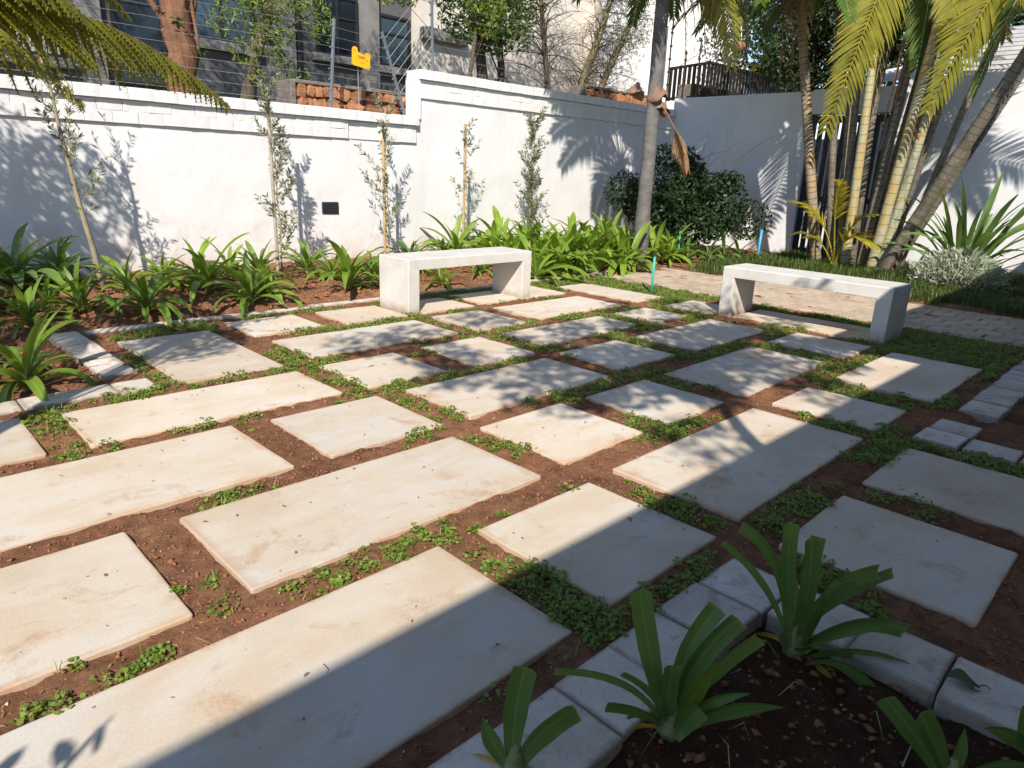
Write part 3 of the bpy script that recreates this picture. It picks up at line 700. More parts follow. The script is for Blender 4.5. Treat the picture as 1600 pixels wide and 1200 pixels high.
# big clipped plants in the near bed: every blade drawn out by hand
RV = Vector((0.7075, -0.7067, 0)); DV = Vector((0.7067, 0.7075, 0)); ZV = Vector((0, 0, 1))
def blade(parent, base, tip, arch, W, cut=True, mat='strapdark', curl=.16, n=13, roll=0.0, tipn=None, back=0.0):
    """base and tip are (across, up, depth) about the plant; arch lifts the middle"""
    P = lambda q: RV * q[0] + ZV * q[1] + DV * q[2]
    p0, p2 = P(base), P(tip); mid = (p0 + p2) / 2 + P(arch)
    pts = bez(p0, mid, p2, n); v = []
    m5 = (-1, -.55, 0, .55, 1)
    for i, p in enumerate(pts):
        t = i / (n - 1)
        tg_ = (pts[min(i + 1, n - 1)] - pts[max(i - 1, 0)]).normalized()
        side = tg_.cross(-DV if abs(tg_.dot(DV)) < .9 else ZV)
        if side.length < .2: side = RV.copy()
        side.normalize(); ang = roll + back * t
        nrm = side.cross(tg_).normalized()
        side = (side * math.cos(ang) + nrm * math.sin(ang)); nrm = side.cross(tg_).normalized()
        wd = W * 1.12 * min(1, .42 + 1.0 * t) * (1 if cut else max(.04, 1 - max(0, (t - .5) / .5) ** 2))
        for s in m5:
            jag = (tg_ * (.35 * W * (random.random() - .4) * .35)) if (cut and i == n - 1) else Vector()
            v.append(p + side * (s * wd / 2) + nrm * (curl * wd * (s * s)) + jag)
    f = []
    for i in range(n - 1):
        for j in range(4): f.append((5 * i + j, 5 * i + j + 1, 5 * i + j + 6, 5 * i + j + 5))
    me = strip_uv(mesh('leaf', v, f, M[mat], True), n, 5)
    return link('leaf', me, parent)
def big_plant(x, y, z, label, blades, foot=1.0, extra=0):
    z = max(z, float(soil_h(np.array([x]), np.array([y]))[0]) - .01)
    e = empty('clipped_strap_leaf_plant', (x, y, z)); tag(e, label, 'plant', 'clipped plants in the near bed')
    link('stem', STEM, e, scale=(.95 * foot, .95 * foot, .6))
    for q in blades: blade(e, *q[:4], **(q[4] if len(q) > 4 else {}))
    R = random.Random(int(x * 1000))
    for i in range(extra):
        a = R.uniform(0, 6.28); L = R.uniform(.13, .27); tip = (math.cos(a) * L * .8, R.uniform(.05, .26), math.sin(a) * L * .6)
        blade(e, (math.cos(a) * .012, .02, math.sin(a) * .012), tip, (-math.cos(a) * .02, R.uniform(.02, .07), 0), R.uniform(.016, .030), cut=R.random() < .4, roll=R.uniform(-.5, .5), mat='strapdark' if R.random() < .8 else 'strap')
    for i in range(3):
        a = R.uniform(0, 6.28); blade(e, (math.cos(a) * .01, .015, math.sin(a) * .01), (math.cos(a) * .13, -.01, math.sin(a) * .13), (0, .05, 0), .018, cut=False, mat='strapdry', roll=R.uniform(-.8, .8))
    return e
big_plant(1.755, .583, -.085, 'largest clipped plant, blades fanning over the near kerb corner', [
    ((-.01, .02, .02), (-.226, .325, .05), (.05, .04, .0), .020, dict(roll=.3)),
    ((-.012, .02, .04), (-.165, .345, .10), (.06, .10, .0), .030, dict(roll=-.4)),
    ((-.01, .03, .01), (-.056, .400, .03), (-.02, .03, 0), .036, dict(roll=.2)),
    ((0, .03, -.01), (-.018, .385, -.02), (.02, .03, 0), .042, dict(roll=-.1)),
    ((.004, .03, .015), (.030, .358, .04), (.0, .02, 0), .034, dict(roll=.5)),
    ((.006, .03, -.02), (.020, .250, -.06), (.02, .04, 0), .030, dict(cut=False, roll=-.3)),
    ((.012, .03, .03), (.249, .222, .10), (-.04, .09, 0), .044, dict(roll=.1)),
    ((.012, .02, .05), (.322, .190, .15), (-.02, .05, 0), .030, dict(roll=.2)),
    ((.012, .02, .0), (.300, .100, .0), (-.02, .10, 0), .048, dict(roll=-.15)),
    ((.012, .02, -.02), (.225, .135, -.05), (-.03, .07, 0), .036, dict(cut=False, roll=.1)),
    ((.012, .015, -.03), (.365, -.020, -.08), (-.03, .12, 0), .044, dict(roll=-.25)),
    ((.01, .01, -.05), (.192, -.035, -.14), (-.02, .12, 0), .030, dict(roll=-.1)),
    ((-.012, .01, -.01), (-.045, .12, -.04), (-.03, .02, 0), .034, dict(mat='strapbase', cut=False)),
    ((.02, .01, -.04), (.085, -.06, -.10), (.01, .05, 0), .026, dict(mat='strapdry', cut=False)),
], 1.3, 6)
big_plant(1.216, .647, -.09, 'clipped plant at the frame bottom with a broad pleated fan of blades', [
    ((-.01, .02, 0), (-.278, .156, .02), (.06, .09, 0), .020, dict(roll=.1)),
    ((-.008, .03, .01), (-.096, .372, .03), (-.01, .0, 0), .044, dict(roll=.15)),
    ((-.004, .03, -.01), (-.018, .215, -.02), (-.01, 0, 0), .036, dict(roll=-.1)),
    ((.004, .03, .02), (.090, .322, .05), (-.04, .03, 0), .040, dict(roll=.45)),
    ((.006, .03, .01), (.130, .315, .02), (-.05, .02, 0), .044, dict(roll=.1)),
    ((.008, .03, 0), (.172, .285, 0), (-.05, .01, 0), .046, dict(roll=-.25)),
    ((.008, .02, -.02), (.080, .238, -.03), (-.02, 0, 0), .038, dict(cut=False, mat='strap', roll=0)),
    ((.01, .02, -.02), (.243, .120, -.03), (-.03, .06, 0), .046, dict(cut=False, roll=-.1)),
    ((-.012, .02, -.01), (-.125, .190, -.02), (.05, .03, 0), .024, dict(roll=.5)),
    ((.01, .02, -.03), (.050, .125, -.05), (.0, .02, 0), .042, dict(roll=.6)),
], 1.2, 4)
big_plant(.852, .803, -.09, 'clipped plant peeping in at the frame bottom beside the large slab', [
    ((0, .02, 0), (.016, .272, .02), (-.02, .0, 0), .046, dict(roll=.2)),
    ((.006, .02, 0), (.122, .190, 0), (-.03, .02, 0), .048, dict(roll=-.1)),
    ((-.006, .02, 0), (-.07, .150, .01), (-.01, .0, 0), .036, dict(cut=False)),
])
big_plant(1.567, .148, -.09, 'clipped plant with two broad blades rising from the frame bottom near the fallen leaf', [
    ((0, .02, 0), (-.169, .233, .02), (.0, .02, 0), .040, dict(roll=.3)),
    ((.004, .02, 0), (-.100, .212, 0), (.0, .02, 0), .044, dict(roll=-.3)),
    ((.008, .02, 0), (.02, .160, .02), (.0, 0, 0), .030, dict(cut=False)),
    ((.01, .02, 0), (.16, .10, -.02), (-.02, .06, 0), .036, dict(cut=False)),
])
big_plant(1.785, .018, -.09, 'clipped plant cut off at the bottom corner of the frame', [
    ((0, .02, 0), (-.055, .185, .0), (-.03, .0, 0), .050, dict(roll=.1)),
    ((0, .02, 0), (.03, .225, .0), (-.01, .0, 0), .050, dict(roll=-.2)),
    ((0, .02, 0), (-.15, .12, .0), (.0, .05, 0), .036, dict(cut=False)),
])
strap_plant(6.55, .42, 'dark strap-leaved plant arching over the kerb by the path at the frame edge', None, .62, 14, 'dark', 14)
strap_plant(5.15, .35, 'small dark strap-leaved plant in the bed beyond the right kerb', None, .5, 10, 'dark', 14)

# ------------------------------------------------------------------ leaf clouds for shrubs and trees
def leaf_cloud(n, lobes, size, aspect=.5, up=.3, seed=1, shell=.55):
    """lobes: (centre, radii). leaf-sized folded diamonds spread through the lobes; returns verts, faces"""
    g = np.random.default_rng(seed)
    lobes = [(np.array(c, float), np.array(r, float)) for c, r in lobes]
    wts = np.array([np.prod(r) ** .67 for c, r in lobes]); wts /= wts.sum()
    li = g.choice(len(lobes), n, p=wts)
    C = np.array([c for c, r in lobes])[li]; Rr = np.array([r for c, r in lobes])[li]
    d = g.normal(size=(n, 3)); d /= np.linalg.norm(d, axis=1)[:, None]
    rad = g.random(n) ** (1 / 3); rad = shell * (0.55 + .5 * rad) + (1 - shell) * rad
    P = C + d * Rr * rad[:, None]
    nrm = d * .6 + g.normal(size=(n, 3)) * .7 + np.array([0, 0, up]); nrm /= np.linalg.norm(nrm, axis=1)[:, None]
    a = np.cross(nrm, g.normal(size=(n, 3))); a /= np.linalg.norm(a, axis=1)[:, None]; b = np.cross(nrm, a)
    s = size * g.uniform(.6, 1.25, n)[:, None]
    v0 = P - a * s; v2 = P + a * s; v1 = P + b * s * aspect + nrm * s * .18; v3 = P - b * s * aspect + nrm * s * .18
    V = np.stack([v0, v1, v2, v3], 1).reshape(-1, 3); i = np.arange(n)[:, None] * 4
    Fq = np.concatenate([np.concatenate([i, i + 1, i + 2], 1), np.concatenate([i, i + 2, i + 3], 1)], 0)
    return V, Fq
def rand_lobes(c, r, k, seed, frac=.42):
    g = np.random.default_rng(seed); out = []
    for _ in range(k):
        d = g.normal(size=3); d /= np.linalg.norm(d); q = g.uniform(.35, .9)
        out.append((np.array(c) + d * np.array(r) * q, np.array(r) * frac * g.uniform(.6, 1.25)))
    return out
def crown(parent, name, n, lobes, size, mat, aspect=.5, seed=1, up=.3, shell=.55):
    V, Fq = leaf_cloud(n, lobes, size, aspect, up, seed, shell)
    off = np.array(parent.location) if parent else 0
    return link(name, mesh(name, V - off, Fq, M[mat]), parent)
def tree(name, label, cat, base, trunkpts, r0, r1, bark, lobes, n, size, mat, aspect=.45, seed=1, group=None, limbs=6, shell=.55, limbr=.35, limb_from=.45):
    e = empty(name, base); tag(e, label, cat, group)
    b = MB(); k = len(trunkpts)
    pts = []
    for i in range(k - 1):
        for q in range(4): pts.append(Vector(trunkpts[i]).lerp(Vector(trunkpts[i + 1]), q / 4))
    pts.append(Vector(trunkpts[-1])); m = len(pts); R = random.Random(seed)
    pts = [p + Vector((R.gauss(0, r0 * .12), R.gauss(0, r0 * .12), 0)) for p in pts]
    b.tube(pts, [r0 + (r1 - r0) * i / (m - 1) for i in range(m)], 10)
    for i in range(limbs):
        c = Vector(lobes[i % len(lobes)][0]); s = pts[R.randint(int(m * limb_from), m - 1)]
        mid = s.lerp(c, .5) + Vector((R.gauss(0, .08), R.gauss(0, .08), R.uniform(-.05, .15)))
        b.tube(bez(s, mid, c, 7), [r1 * limbr * (1 - .12 * j) for j in range(7)], 6)
    at_parent(b, 'trunk', M[bark], e, True)
    crown(e, 'crown', n, lobes, size, mat, aspect, seed, shell=shell)
    return e

# dense dark shrub in the corner
e = empty('shrub', (10.3, 6.4, 0)); tag(e, 'dense dark glossy shrub in the wall corner behind the palm trunk', 'shrub')
lob = [((9.75, 6.75, .85), (.6, .5, .5)), ((10.2, 6.4, 1.0), (.6, .5, .55)), ((10.65, 5.95, .85), (.5, .45, .5)), ((10.35, 6.1, .6), (.7, .6, .42)), ((9.9, 6.5, .5), (.6, .5, .4)),
       ((10.95, 5.6, .62), (.42, .4, .36)), ((9.45, 7.05, 1.0), (.4, .3, .35))]
lob = [(c, tuple(q * .95 for q in r)) for c, r in lob]
lob2 = rand_lobes((10.2, 6.35, .85), (1.0, .9, .95), 46, 404, .22)
crown(e, 'foliage', 19000, lob + lob2, .036, 'hedge', .5, 21, .25, .3)
b = MB(); R3 = random.Random(3)
for i in range(7): b.tube(bez((10.3 + R3.uniform(-.2, .2), 6.35 + R3.uniform(-.2, .2), -.05), (10.3 + R3.uniform(-.5, .5), 6.4 + R3.uniform(-.5, .5), .6), Vector(lob[i][0]) + Vector((0, 0, .2)), 6), [.02, .018, .015, .012, .008, .004], 6)
for i in range(9):
    s = Vector((10.4 + R3.uniform(-.5, .7), 6.3 + R3.uniform(-.6, .3), 1.3)); t_ = s + Vector((R3.uniform(-.1, .6), R3.uniform(-.9, .1), R3.uniform(.2, .75)))
    b.tube(bez(s, s.lerp(t_, .5) + Vector((.1, -.05, .2)), t_, 6), [.005, .005, .004, .004, .003, .002], 4)
at_parent(b, 'stems', M['darkbark'], e)

# ------------------------------------------------------------------ young olives and their stakes
def olive(x, y, topx, topy, h, label, seed, n, spread, thick=.011, lo=.25, nb=16, up=.5):
    z = .05; e = empty('olive_sapling', (x, y, z)); tag(e, label, 'sapling', 'young olives along the white wall')
    R = random.Random(seed); b = MB()
    p0 = Vector((0, 0, -.08)); p1 = Vector((topx - x, topy - y, h)); pts = [p0.lerp(p1, i / 9) + Vector((R.gauss(0, .008), R.gauss(0, .008), 0)) for i in range(10)]
    b.tube(pts, [thick * (1 - .7 * i / 9) for i in range(10)], 6)
    P = []; 
    tw = [(pts, lo)]
    for i in range(nb):
        t = lo + (1 - lo) * (i + R.random()) / nb; s = p0.lerp(p1, t); az = R.uniform(0, 6.28); L = spread * R.uniform(.4, 1.55) * (1.2 - .6 * t)
        d = Vector((math.cos(az), math.sin(az), R.uniform(up, up + 1.1))).normalized()
        q = bez(s, s + d * L * .5 + Vector((0, 0, -.02)), s + d * L + Vector((0, 0, .05)), 6)
        b.tube(q, [.0035 * (1 - .13 * j) for j in range(6)], 4, caps=False); tw.append((q, .15))
    b.build('trunk', M['twig'], e, True)
    V = []
    for i in range(n):
        q, l0 = R.choice(tw[1:]) if R.random() < .86 else tw[0]
        t = R.uniform(l0, 1) * (len(q) - 1); k = min(int(t), len(q) - 2); s = q[k].lerp(q[k + 1], t - k); ax = (q[k + 1] - q[k]).normalized()
        sd = Vector((R.gauss(0, 1), R.gauss(0, 1), R.gauss(0, 1))); sd = (sd - ax * sd.dot(ax)).normalized()
        d = (ax * R.uniform(.5, 1.2) + sd).normalized(); L = R.uniform(.045, .078); wv = d.cross(Vector((R.gauss(0, 1), R.gauss(0, 1), R.gauss(0, 1)))).normalized() * L * .13
        V += [s, s + d * L * .5 + wv, s + d * L, s + d * L * .5 - wv]
    i = np.arange(n)[:, None] * 4; Fq = np.concatenate([np.concatenate([i, i + 1, i + 2], 1), np.concatenate([i, i + 2, i + 3], 1)], 0)
    link('crown', mesh('crown', np.array([tuple(p) for p in V]), Fq, M['olive']), e)
    return e
def stake(x, y, h, label, mat, r=.017, lean=(0, 0)):
    z = .04; e = MB(); R = random.Random(int(x * 100))
    e.tube([(0, 0, -.15), (lean[0] * .5, lean[1] * .5, h * .5), (lean[0], lean[1], h - .01), (lean[0], lean[1], h)], [r, r * .97, r * .92, r * .82], 9)
    o = e.build('timber_stake', M[mat], None, False, (x, y, z)); tag(o, label, 'stake', 'stakes along the white wall')
olive(1.79, 7.30, 1.53, 7.18, 2.02, 'leaning tan-stemmed olive sapling in front of the tree shade on the wall', 2, 520, .34, .030, .35, 17, .5)
olive(3.58, 7.26, 3.54, 7.26, 1.92, 'slim leafy olive tied to a weathered grey stake', 3, 1250, .26, .012, .12, 24, .6)
stake(3.545, 7.31, 1.93, 'weathered grey stake holding the first slim olive', 'stakegrey', .019)
olive(5.00, 7.26, 4.97, 7.27, 1.84, 'sparse olive on a brown stake behind the bench end', 4, 640, .36, .010, .15, 16, .6)
stake(4.97, 7.31, 1.72, 'brown timber stake behind the bench end', 'stake', .019)
olive(6.27, 7.26, 6.24, 7.27, 1.74, 'thin wispy olive on a bare-topped yellow stake', 5, 420, .40, .008, .12, 13, .5)
stake(6.25, 7.31, 1.77, 'bare-topped yellow stake behind the middle of the bench', 'stake', .018)
olive(7.52, 7.26, 7.47, 7.26, 1.86, 'bushy upright olive right of the bench', 6, 2300, .28, .012, .14, 40, .7)
stake(7.57, 7.33, 1.2, 'short tan stake inside the bushy olive', 'stake', .016)

# ------------------------------------------------------------------ palms
def frond_parts(ctrl, n=46, ll=.45, lw=.028, droop=.5, fwd=.7, vee=.35, r0=.012, seed=1, start=.12, segs=4, ragged=0.0, side=None):
    """a feather frond: rachis along ctrl (3 points), paired drooping leaflets; returns verts, faces, material index"""
    R = np.random.default_rng(seed); p0, p1, p2 = [np.array(c, float) for c in ctrl]
    rb = MB(); pts = bez(p0, p1, p2, 14); rb.tube(pts, [r0 * (1 - .85 * i / 13) for i in range(14)], 5)
    V = [np.array(rb.v)]; F_ = [list(f) for f in rb.f]; MI = [1] * len(rb.f); base = len(rb.v)
    for i in range(n):
        t = start + (1 - start) * (i + .5) / n
        p = p0 * (1 - t) ** 2 + p1 * 2 * t * (1 - t) + p2 * t * t
        T = (p1 - p0) * 2 * (1 - t) + (p2 - p1) * 2 * t; T /= np.linalg.norm(T)
        S = np.cross(T, (0, 0, 1)) if side is None else np.array(side) - T * np.dot(side, T)
        if np.linalg.norm(S) < .15: S = np.cross(T, (0.7, -0.7, .2))
        S /= np.linalg.norm(S); N_ = np.cross(S, T)
        env = math.sin(PI * min(1, .12 + .88 * t) ** .75) * .75 + .3
        for sd in (-1, 1):
            if ragged and R.random() < ragged: continue
            L = ll * env * R.uniform(.85, 1.1); d = S * sd + T * (fwd + .5 * t) + N_ * vee * R.uniform(.4, 1.4); d /= np.linalg.norm(d)
            q = p.copy(); wdir = np.cross(d, N_); wdir /= np.linalg.norm(wdir)
            for k in range(segs + 1):
                u = k / segs; wd = lw * (1 - u ** 2.2) * (.6 + .8 * min(1, u * 3)) * .5
                V.append(np.array([q - wdir * wd, q + wdir * wd]))
                d = d + np.array([0, 0, -1]) * droop / segs * (1 + R.uniform(-.3, .3)); d /= np.linalg.norm(d); q = q + d * L / segs
            for k in range(segs): F_.append([base + 2 * k, base + 2 * k + 1, base + 2 * k + 3, base + 2 * k + 2]); MI.append(0)
            base += 2 * segs + 2
    return np.concatenate(V), F_, MI
def frond(parent, ctrl, mats=('frond', 'canegreen'), name='frond', **k):
    V, F_, MI = frond_parts(ctrl, **k); V = V - np.array(parent.location)
    return link(name, mesh(name, [tuple(v) for v in V], F_, [M[mats[0]], M[mats[1]]], False, MI), parent)
def palm_crown(parent, top, count, L, seed, mats=('frondgreen', 'canegreen'), rise=.55, droop=.9, ll=.45, lw=.03, az0=None, az1=None, **k):
    R = random.Random(seed); top = Vector(top)
    for i in range(count):
        az = (i * 2.4 + R.uniform(-.3, .3)) if az0 is None else R.uniform(az0, az1)
        l = L * R.uniform(.8, 1.15); u = R.uniform(.2, 1.3) * rise
        d = Vector((math.cos(az), math.sin(az), 0))
        p1 = top + d * l * .5 + Vector((0, 0, l * u)); p2 = top + d * l * R.uniform(.9, 1.05) + Vector((0, 0, l * (u - droop * R.uniform(.7, 1.2))))
        frond(parent, (top, p1, p2), mats, ll=ll, lw=lw, seed=seed * 31 + i, **k)
def cane(parent, p0, p1, bow, r0, r1, mat, seed, gap=.15, name='cane'):
    R = random.Random(seed); p0, p1 = Vector(p0), Vector(p1); mid = p0.lerp(p1, .5) + Vector(bow)
    L = (p1 - p0).length; pts = []; rad = []; mi = []; s = 0.0
    f = lambda t: p0 * (1 - t) ** 2 + mid * 2 * t * (1 - t) + p1 * t * t
    t = 0
    while t < 1:
        r = r0 + (r1 - r0) * t
        for dt, rr, m in ((0, r * 1.035, 1), (.011 / L, r * 1.03, 0), (.03 / L, r * 1.0, 0)):
            if t + dt <= 1: pts.append(f(t + dt)); rad.append(rr); mi.append(m)
        t += gap * R.uniform(.7, 1.15) * (1 - .3 * t) / L
    pts.append(f(1)); rad.append(r1); mi.append(0)
    b = MB(); b.tube(pts, rad, 10, mfun=lambda i: mi[i])
    off = parent.location; b.v = [(v[0] - off[0], v[1] - off[1], v[2] - off[2]) for v in b.v]
    return b.build(name, [M[mat], M['canering' if mat != 'canegreen' else 'canescar']], parent, True)

# the tall grey palm rising out of the drift
pm = empty('palm_tree', (8.48, 5.95, 0)); tag(pm, 'tall smooth grey palm trunk rising from the bright strap-leaved drift', 'palm')
b = MB(); pts = [(8.48 + .006 * math.sin(i), 5.95 - .004 * i / 10, -.1 + i * .19) for i in range(22)]
b.tube(pts, [.124 - .024 * min(1, i / 6) - .008 * i / 22 + .002 * math.sin(i * 2.1) for i in range(22)], 16); at_parent(b, 'trunk', M['palmbark'], pm, True)
R = random.Random(41)
for i in range(24):
    az = i * 2.4 + .5; l = 1.75 * R.uniform(.85, 1.15); u = R.uniform(.25, .75); d = Vector((math.cos(az), math.sin(az), 0)); top = Vector((8.48, 5.94, 3.85))
    frond(pm, (top, top + d * l * .5 + Vector((0, 0, l * u)), top + d * l + Vector((0, 0, l * (u - .5)))), ('frondgreen', 'canegreen'), ll=.5, lw=.03, seed=300 + i, n=42, droop=.7)
# its low hanging live frond, dead skirt, and the dead frond caught on the trunk
frond(pm, ((8.55, 5.9, 3.7), (9.2, 5.35, 4.0), (9.22, 5.25, 2.72)), ('frond', 'canegreen'), ll=.5, lw=.026, seed=77, n=36, droop=.9, fwd=.5, side=(.707, -.707, 0))
frond(pm, ((8.55, 5.9, 3.75), (9.45, 5.5, 4.15), (9.55, 5.2, 3.05)), ('frondgreen', 'canegreen'), ll=.5, lw=.03, seed=78, n=46, droop=1.4)
for i in range(4):
    frond(pm, ((8.52, 5.90, 3.75), (8.7 + .1 * i, 5.7 - .08 * i, 3.7), (8.72 + .07 * i, 5.68 - .1 * i, 2.75 + .08 * i)), ('straw', 'husk'), 'dead_frond', ll=.3, lw=.02, seed=80 + i, n=24, droop=1.6, ragged=.3)
frond(pm, ((8.50, 5.80, 2.15), (8.66, 5.66, 1.95), (8.82, 5.56, 1.30)), ('straw', 'husk'), 'dead_frond', ll=.36, lw=.011, seed=90, n=64, droop=1.3, start=.40, fwd=1.5, vee=.5, ragged=.2)
frond(pm, ((8.52, 5.80, 2.1), (8.70, 5.64, 1.9), (8.85, 5.52, 1.36)), ('straw', 'husk'), 'dead_frond', ll=.32, lw=.010, seed=91, n=60, droop=1.4, start=.42, fwd=1.3, vee=.5, ragged=.25, side=(.6, -.6, .4))
def husk(parent, c, s, seed, tilt):
    R = random.Random(seed); b = MB(); n = 14; rows = 6; v = []
    for j in range(rows):
        t = j / (rows - 1); r = s * (.25 + .75 * t ** .8) * (1 + .1 * math.sin(j * 2)); z = s * (.75 * (1 - t) ** 1.3 - .15 * t)
        for i in range(n):
            a = 2 * PI * i / n; q = r * (1 + .12 * math.sin(3 * a + seed) + R.gauss(0, .04)); v.append((math.cos(a) * q, math.sin(a) * q * .8, z + R.gauss(0, s * .05) + .2 * s * math.sin(2 * a + j)))
    f = [(j * n + i, j * n + (i + 1) % n, (j + 1) * n + (i + 1) % n, (j + 1) * n + i) for j in range(rows - 1) for i in range(n)] + [tuple(range(n))]
    Mx = Matrix.Rotation(tilt, 4, 'Y'); v = [Mx @ Vector(p) + Vector(c) - Vector(parent.location) for p in v]
    link('husk', mesh('husk', v, f, M['husk'], True), parent)
husk(pm, (8.30, 6.12, 2.32), .15, 1, .25); husk(pm, (8.50, 5.90, 2.30), .17, 2, -.3); husk(pm, (8.56, 5.84, 2.12), .12, 5, .5)

# the clump of cane palms in front of the gate
cl = empty('cane_palm_clump', (11.0, 3.9, 0)); tag(cl, 'clump of ringed yellow-green and grey cane palms in front of the gate', 'palm')
CANES = [((11.1, 4.2, -.05), (11.1, 4.74, 4.0), .055, 'canegrey'), ((11.2, 4.12, -.05), (11.2, 4.5, 4.0), .05, 'canegrey'), ((10.8, 3.89, -.05), (10.66, 4.0, 3.9), .062, 'canegreen'),
         ((11.0, 3.86, -.05), (11.15, 4.05, 3.9), .05, 'canegrey'), ((11.1, 3.78, -.05), (11.0, 3.50, 3.9), .055, 'canegrey'), ((11.3, 3.77, -.05), (11.3, 3.42, 3.9), .05, 'canegrey'),
         ((10.9, 3.56, -.05), (10.7, 3.20, 3.75), .068, 'canegreen'), ((10.95, 3.46, -.05), (10.85, 3.05, 3.7), .062, 'canegreen'), ((11.15, 3.44, -.05), (10.95, 2.85, 3.8), .05, 'canegrey'), ((11.35, 4.02, -.05), (11.4, 4.2, 3.9), .045, 'canegrey'), ((11.25, 3.62, -.05), (11.2, 3.25, 3.9), .048, 'canegrey'), ((11.4, 3.9, -.05), (11.45, 3.7, 3.9), .045, 'canegrey'), ((10.95, 4.02, -.05), (10.9, 4.28, 3.9), .05, 'canegrey'), ((11.2, 3.3, -.05), (11.05, 2.55, 3.5), .05, 'canegrey')]
for i, (a, c, r, m) in enumerate(CANES): cane(cl, a, c, (0, random.uniform(-.03, .06), 0), r * 1.12, r * .8, m, 60 + i)
lp = empty('leaning_palm', (10.8, 3.4, 0)); tag(lp, 'pair of grey palm stems leaning steeply over the sword-leaved plant', 'palm')
cane(lp, (10.8, 3.40, -.05), (10.25, 1.9, 3.25), (-.0, .06, -.12), .085, .065, 'canegrey', 81, .12)
cane(lp, (11.0, 3.36, -.05), (10.55, 1.95, 3.15), (0, .05, -.10), .075, .06, 'canegrey', 82, .12)
cane(lp, (10.9, 3.32, -.05), (10.6, 2.62, 1.7), (0, .03, -.06), .05, .03, 'canegrey', 83, .12, 'dead_stem')
sp = empty('slender_palm', (11.0, 4.37, 0)); tag(sp, 'single tan mottled palm stem standing before the gate post', 'palm')
cane(sp, (11.0, 4.37, -.05), (10.6, 5.15, 4.1), (.03, .02, 0), .078, .058, 'canetan', 84, .10)
palm_crown(sp, (10.6, 5.18, 4.15), 24, 1.7, 12, ('frondgreen', 'canegreen'), .6, .62, .5, .04, n=36)
for i in range(3):
    frond(sp, ((10.6, 5.15, 4.05), (10.5 - .1 * i, 5.3 - .25 * i, 4.0), (10.45 - .1 * i, 5.15 - .2 * i, 2.7 + .15 * i)), ('straw', 'husk'), 'dead_frond', ll=.35, lw=.02, seed=140 + i, n=26, droop=1.7, ragged=.25)
# clump crowns: the two yellowing fronds that hang into view, then the heads above
frond(cl, ((10.7, 3.9, 4.15), (10.35, 3.85, 3.9), (10.42, 4.33, 1.95)), ('frond', 'frondyellow'), ll=.62, lw=.036, seed=151, n=40, droop=.5, fwd=.45, vee=.12, r0=.016, side=(.707, -.707, 0))
frond(cl, ((10.7, 3.8, 4.2), (10.9, 3.9, 4.0), (10.95, 3.98, 2.2)), ('frondgreen', 'canegreen'), ll=.42, lw=.028, seed=152, n=50, droop=1.1, r0=.014)
frond(cl, ((11.0, 3.7, 3.6), (10.9, 3.66, 3.4), (10.9, 3.75, 1.95)), ('straw', 'husk'), 'dead_frond', ll=.2, lw=.022, seed=153, n=40, droop=2.0, fwd=1.2)
frond(lp, ((10.3, 2.2, 4.0), (10.15, 2.45, 3.9), (10.12, 2.98, 2.15)), ('frond', 'frondyellow'), ll=.62, lw=.036, seed=154, n=40, droop=.5, fwd=.45, vee=.12, r0=.016, side=(.707, -.707, 0))
frond(lp, ((10.3, 2.0, 3.9), (10.3, 2.25, 4.0), (10.5, 2.62, 2.35)), ('frondgreen', 'canegreen'), ll=.42, lw=.028, seed=155, n=46, droop=1.1, r0=.014)
frond(lp, ((10.2, 1.9, 3.7), (10.0, 2.0, 3.8), (9.95, 1.75, 2.6)), ('frondyellow', 'frondyellow'), ll=.45, lw=.03, seed=156, n=46, droop=1.2, r0=.014)
frond(cl, ((11.0, 3.6, 4.2), (10.95, 3.45, 3.9), (10.8, 3.42, 2.75)), ('frondgreen', 'canegreen'), ll=.5, lw=.032, seed=157, n=40, droop=.7, fwd=.6, side=(.707, -.707, 0))
frond(cl, ((10.9, 3.3, 4.3), (10.7, 3.15, 4.1), (10.6, 3.05, 2.95)), ('frond', 'frondyellow'), ll=.5, lw=.032, seed=158, n=40, droop=.7, fwd=.6, side=(.707, -.707, 0))
for i in range(4): frond(cl, ((11.0, 3.9 - .25 * i, 3.5), (10.95, 3.86 - .25 * i, 3.2), (10.92, 3.9 - .25 * i, 2.2 + .12 * i)), ('straw', 'husk'), 'dead_frond', ll=.22, lw=.018, seed=260 + i, n=34, droop=2.0, fwd=1.2, ragged=.2)
palm_crown(cl, (11.0, 3.45, 3.95), 8, 1.7, 21, ('frond', 'canegreen'), .8, .6, .5, .03, -.9, 1.3, n=36)
palm_crown(cl, (10.7, 3.2, 3.85), 8, 1.7, 22, ('frondgreen', 'canegreen'), .8, .6, .5, .03, -1.2, 1.2, n=36)
palm_crown(cl, (10.75, 4.35, 4.0), 14, 1.5, 23, ('frondgreen', 'canegreen'), .7, .55, .5, .04, 1.0, 3.5, n=34)
palm_crown(lp, (10.25, 1.85, 3.4), 9, 1.5, 24, ('frondgreen', 'canegreen'), .9, .55, .45, .03, -2.3, .9, n=34)
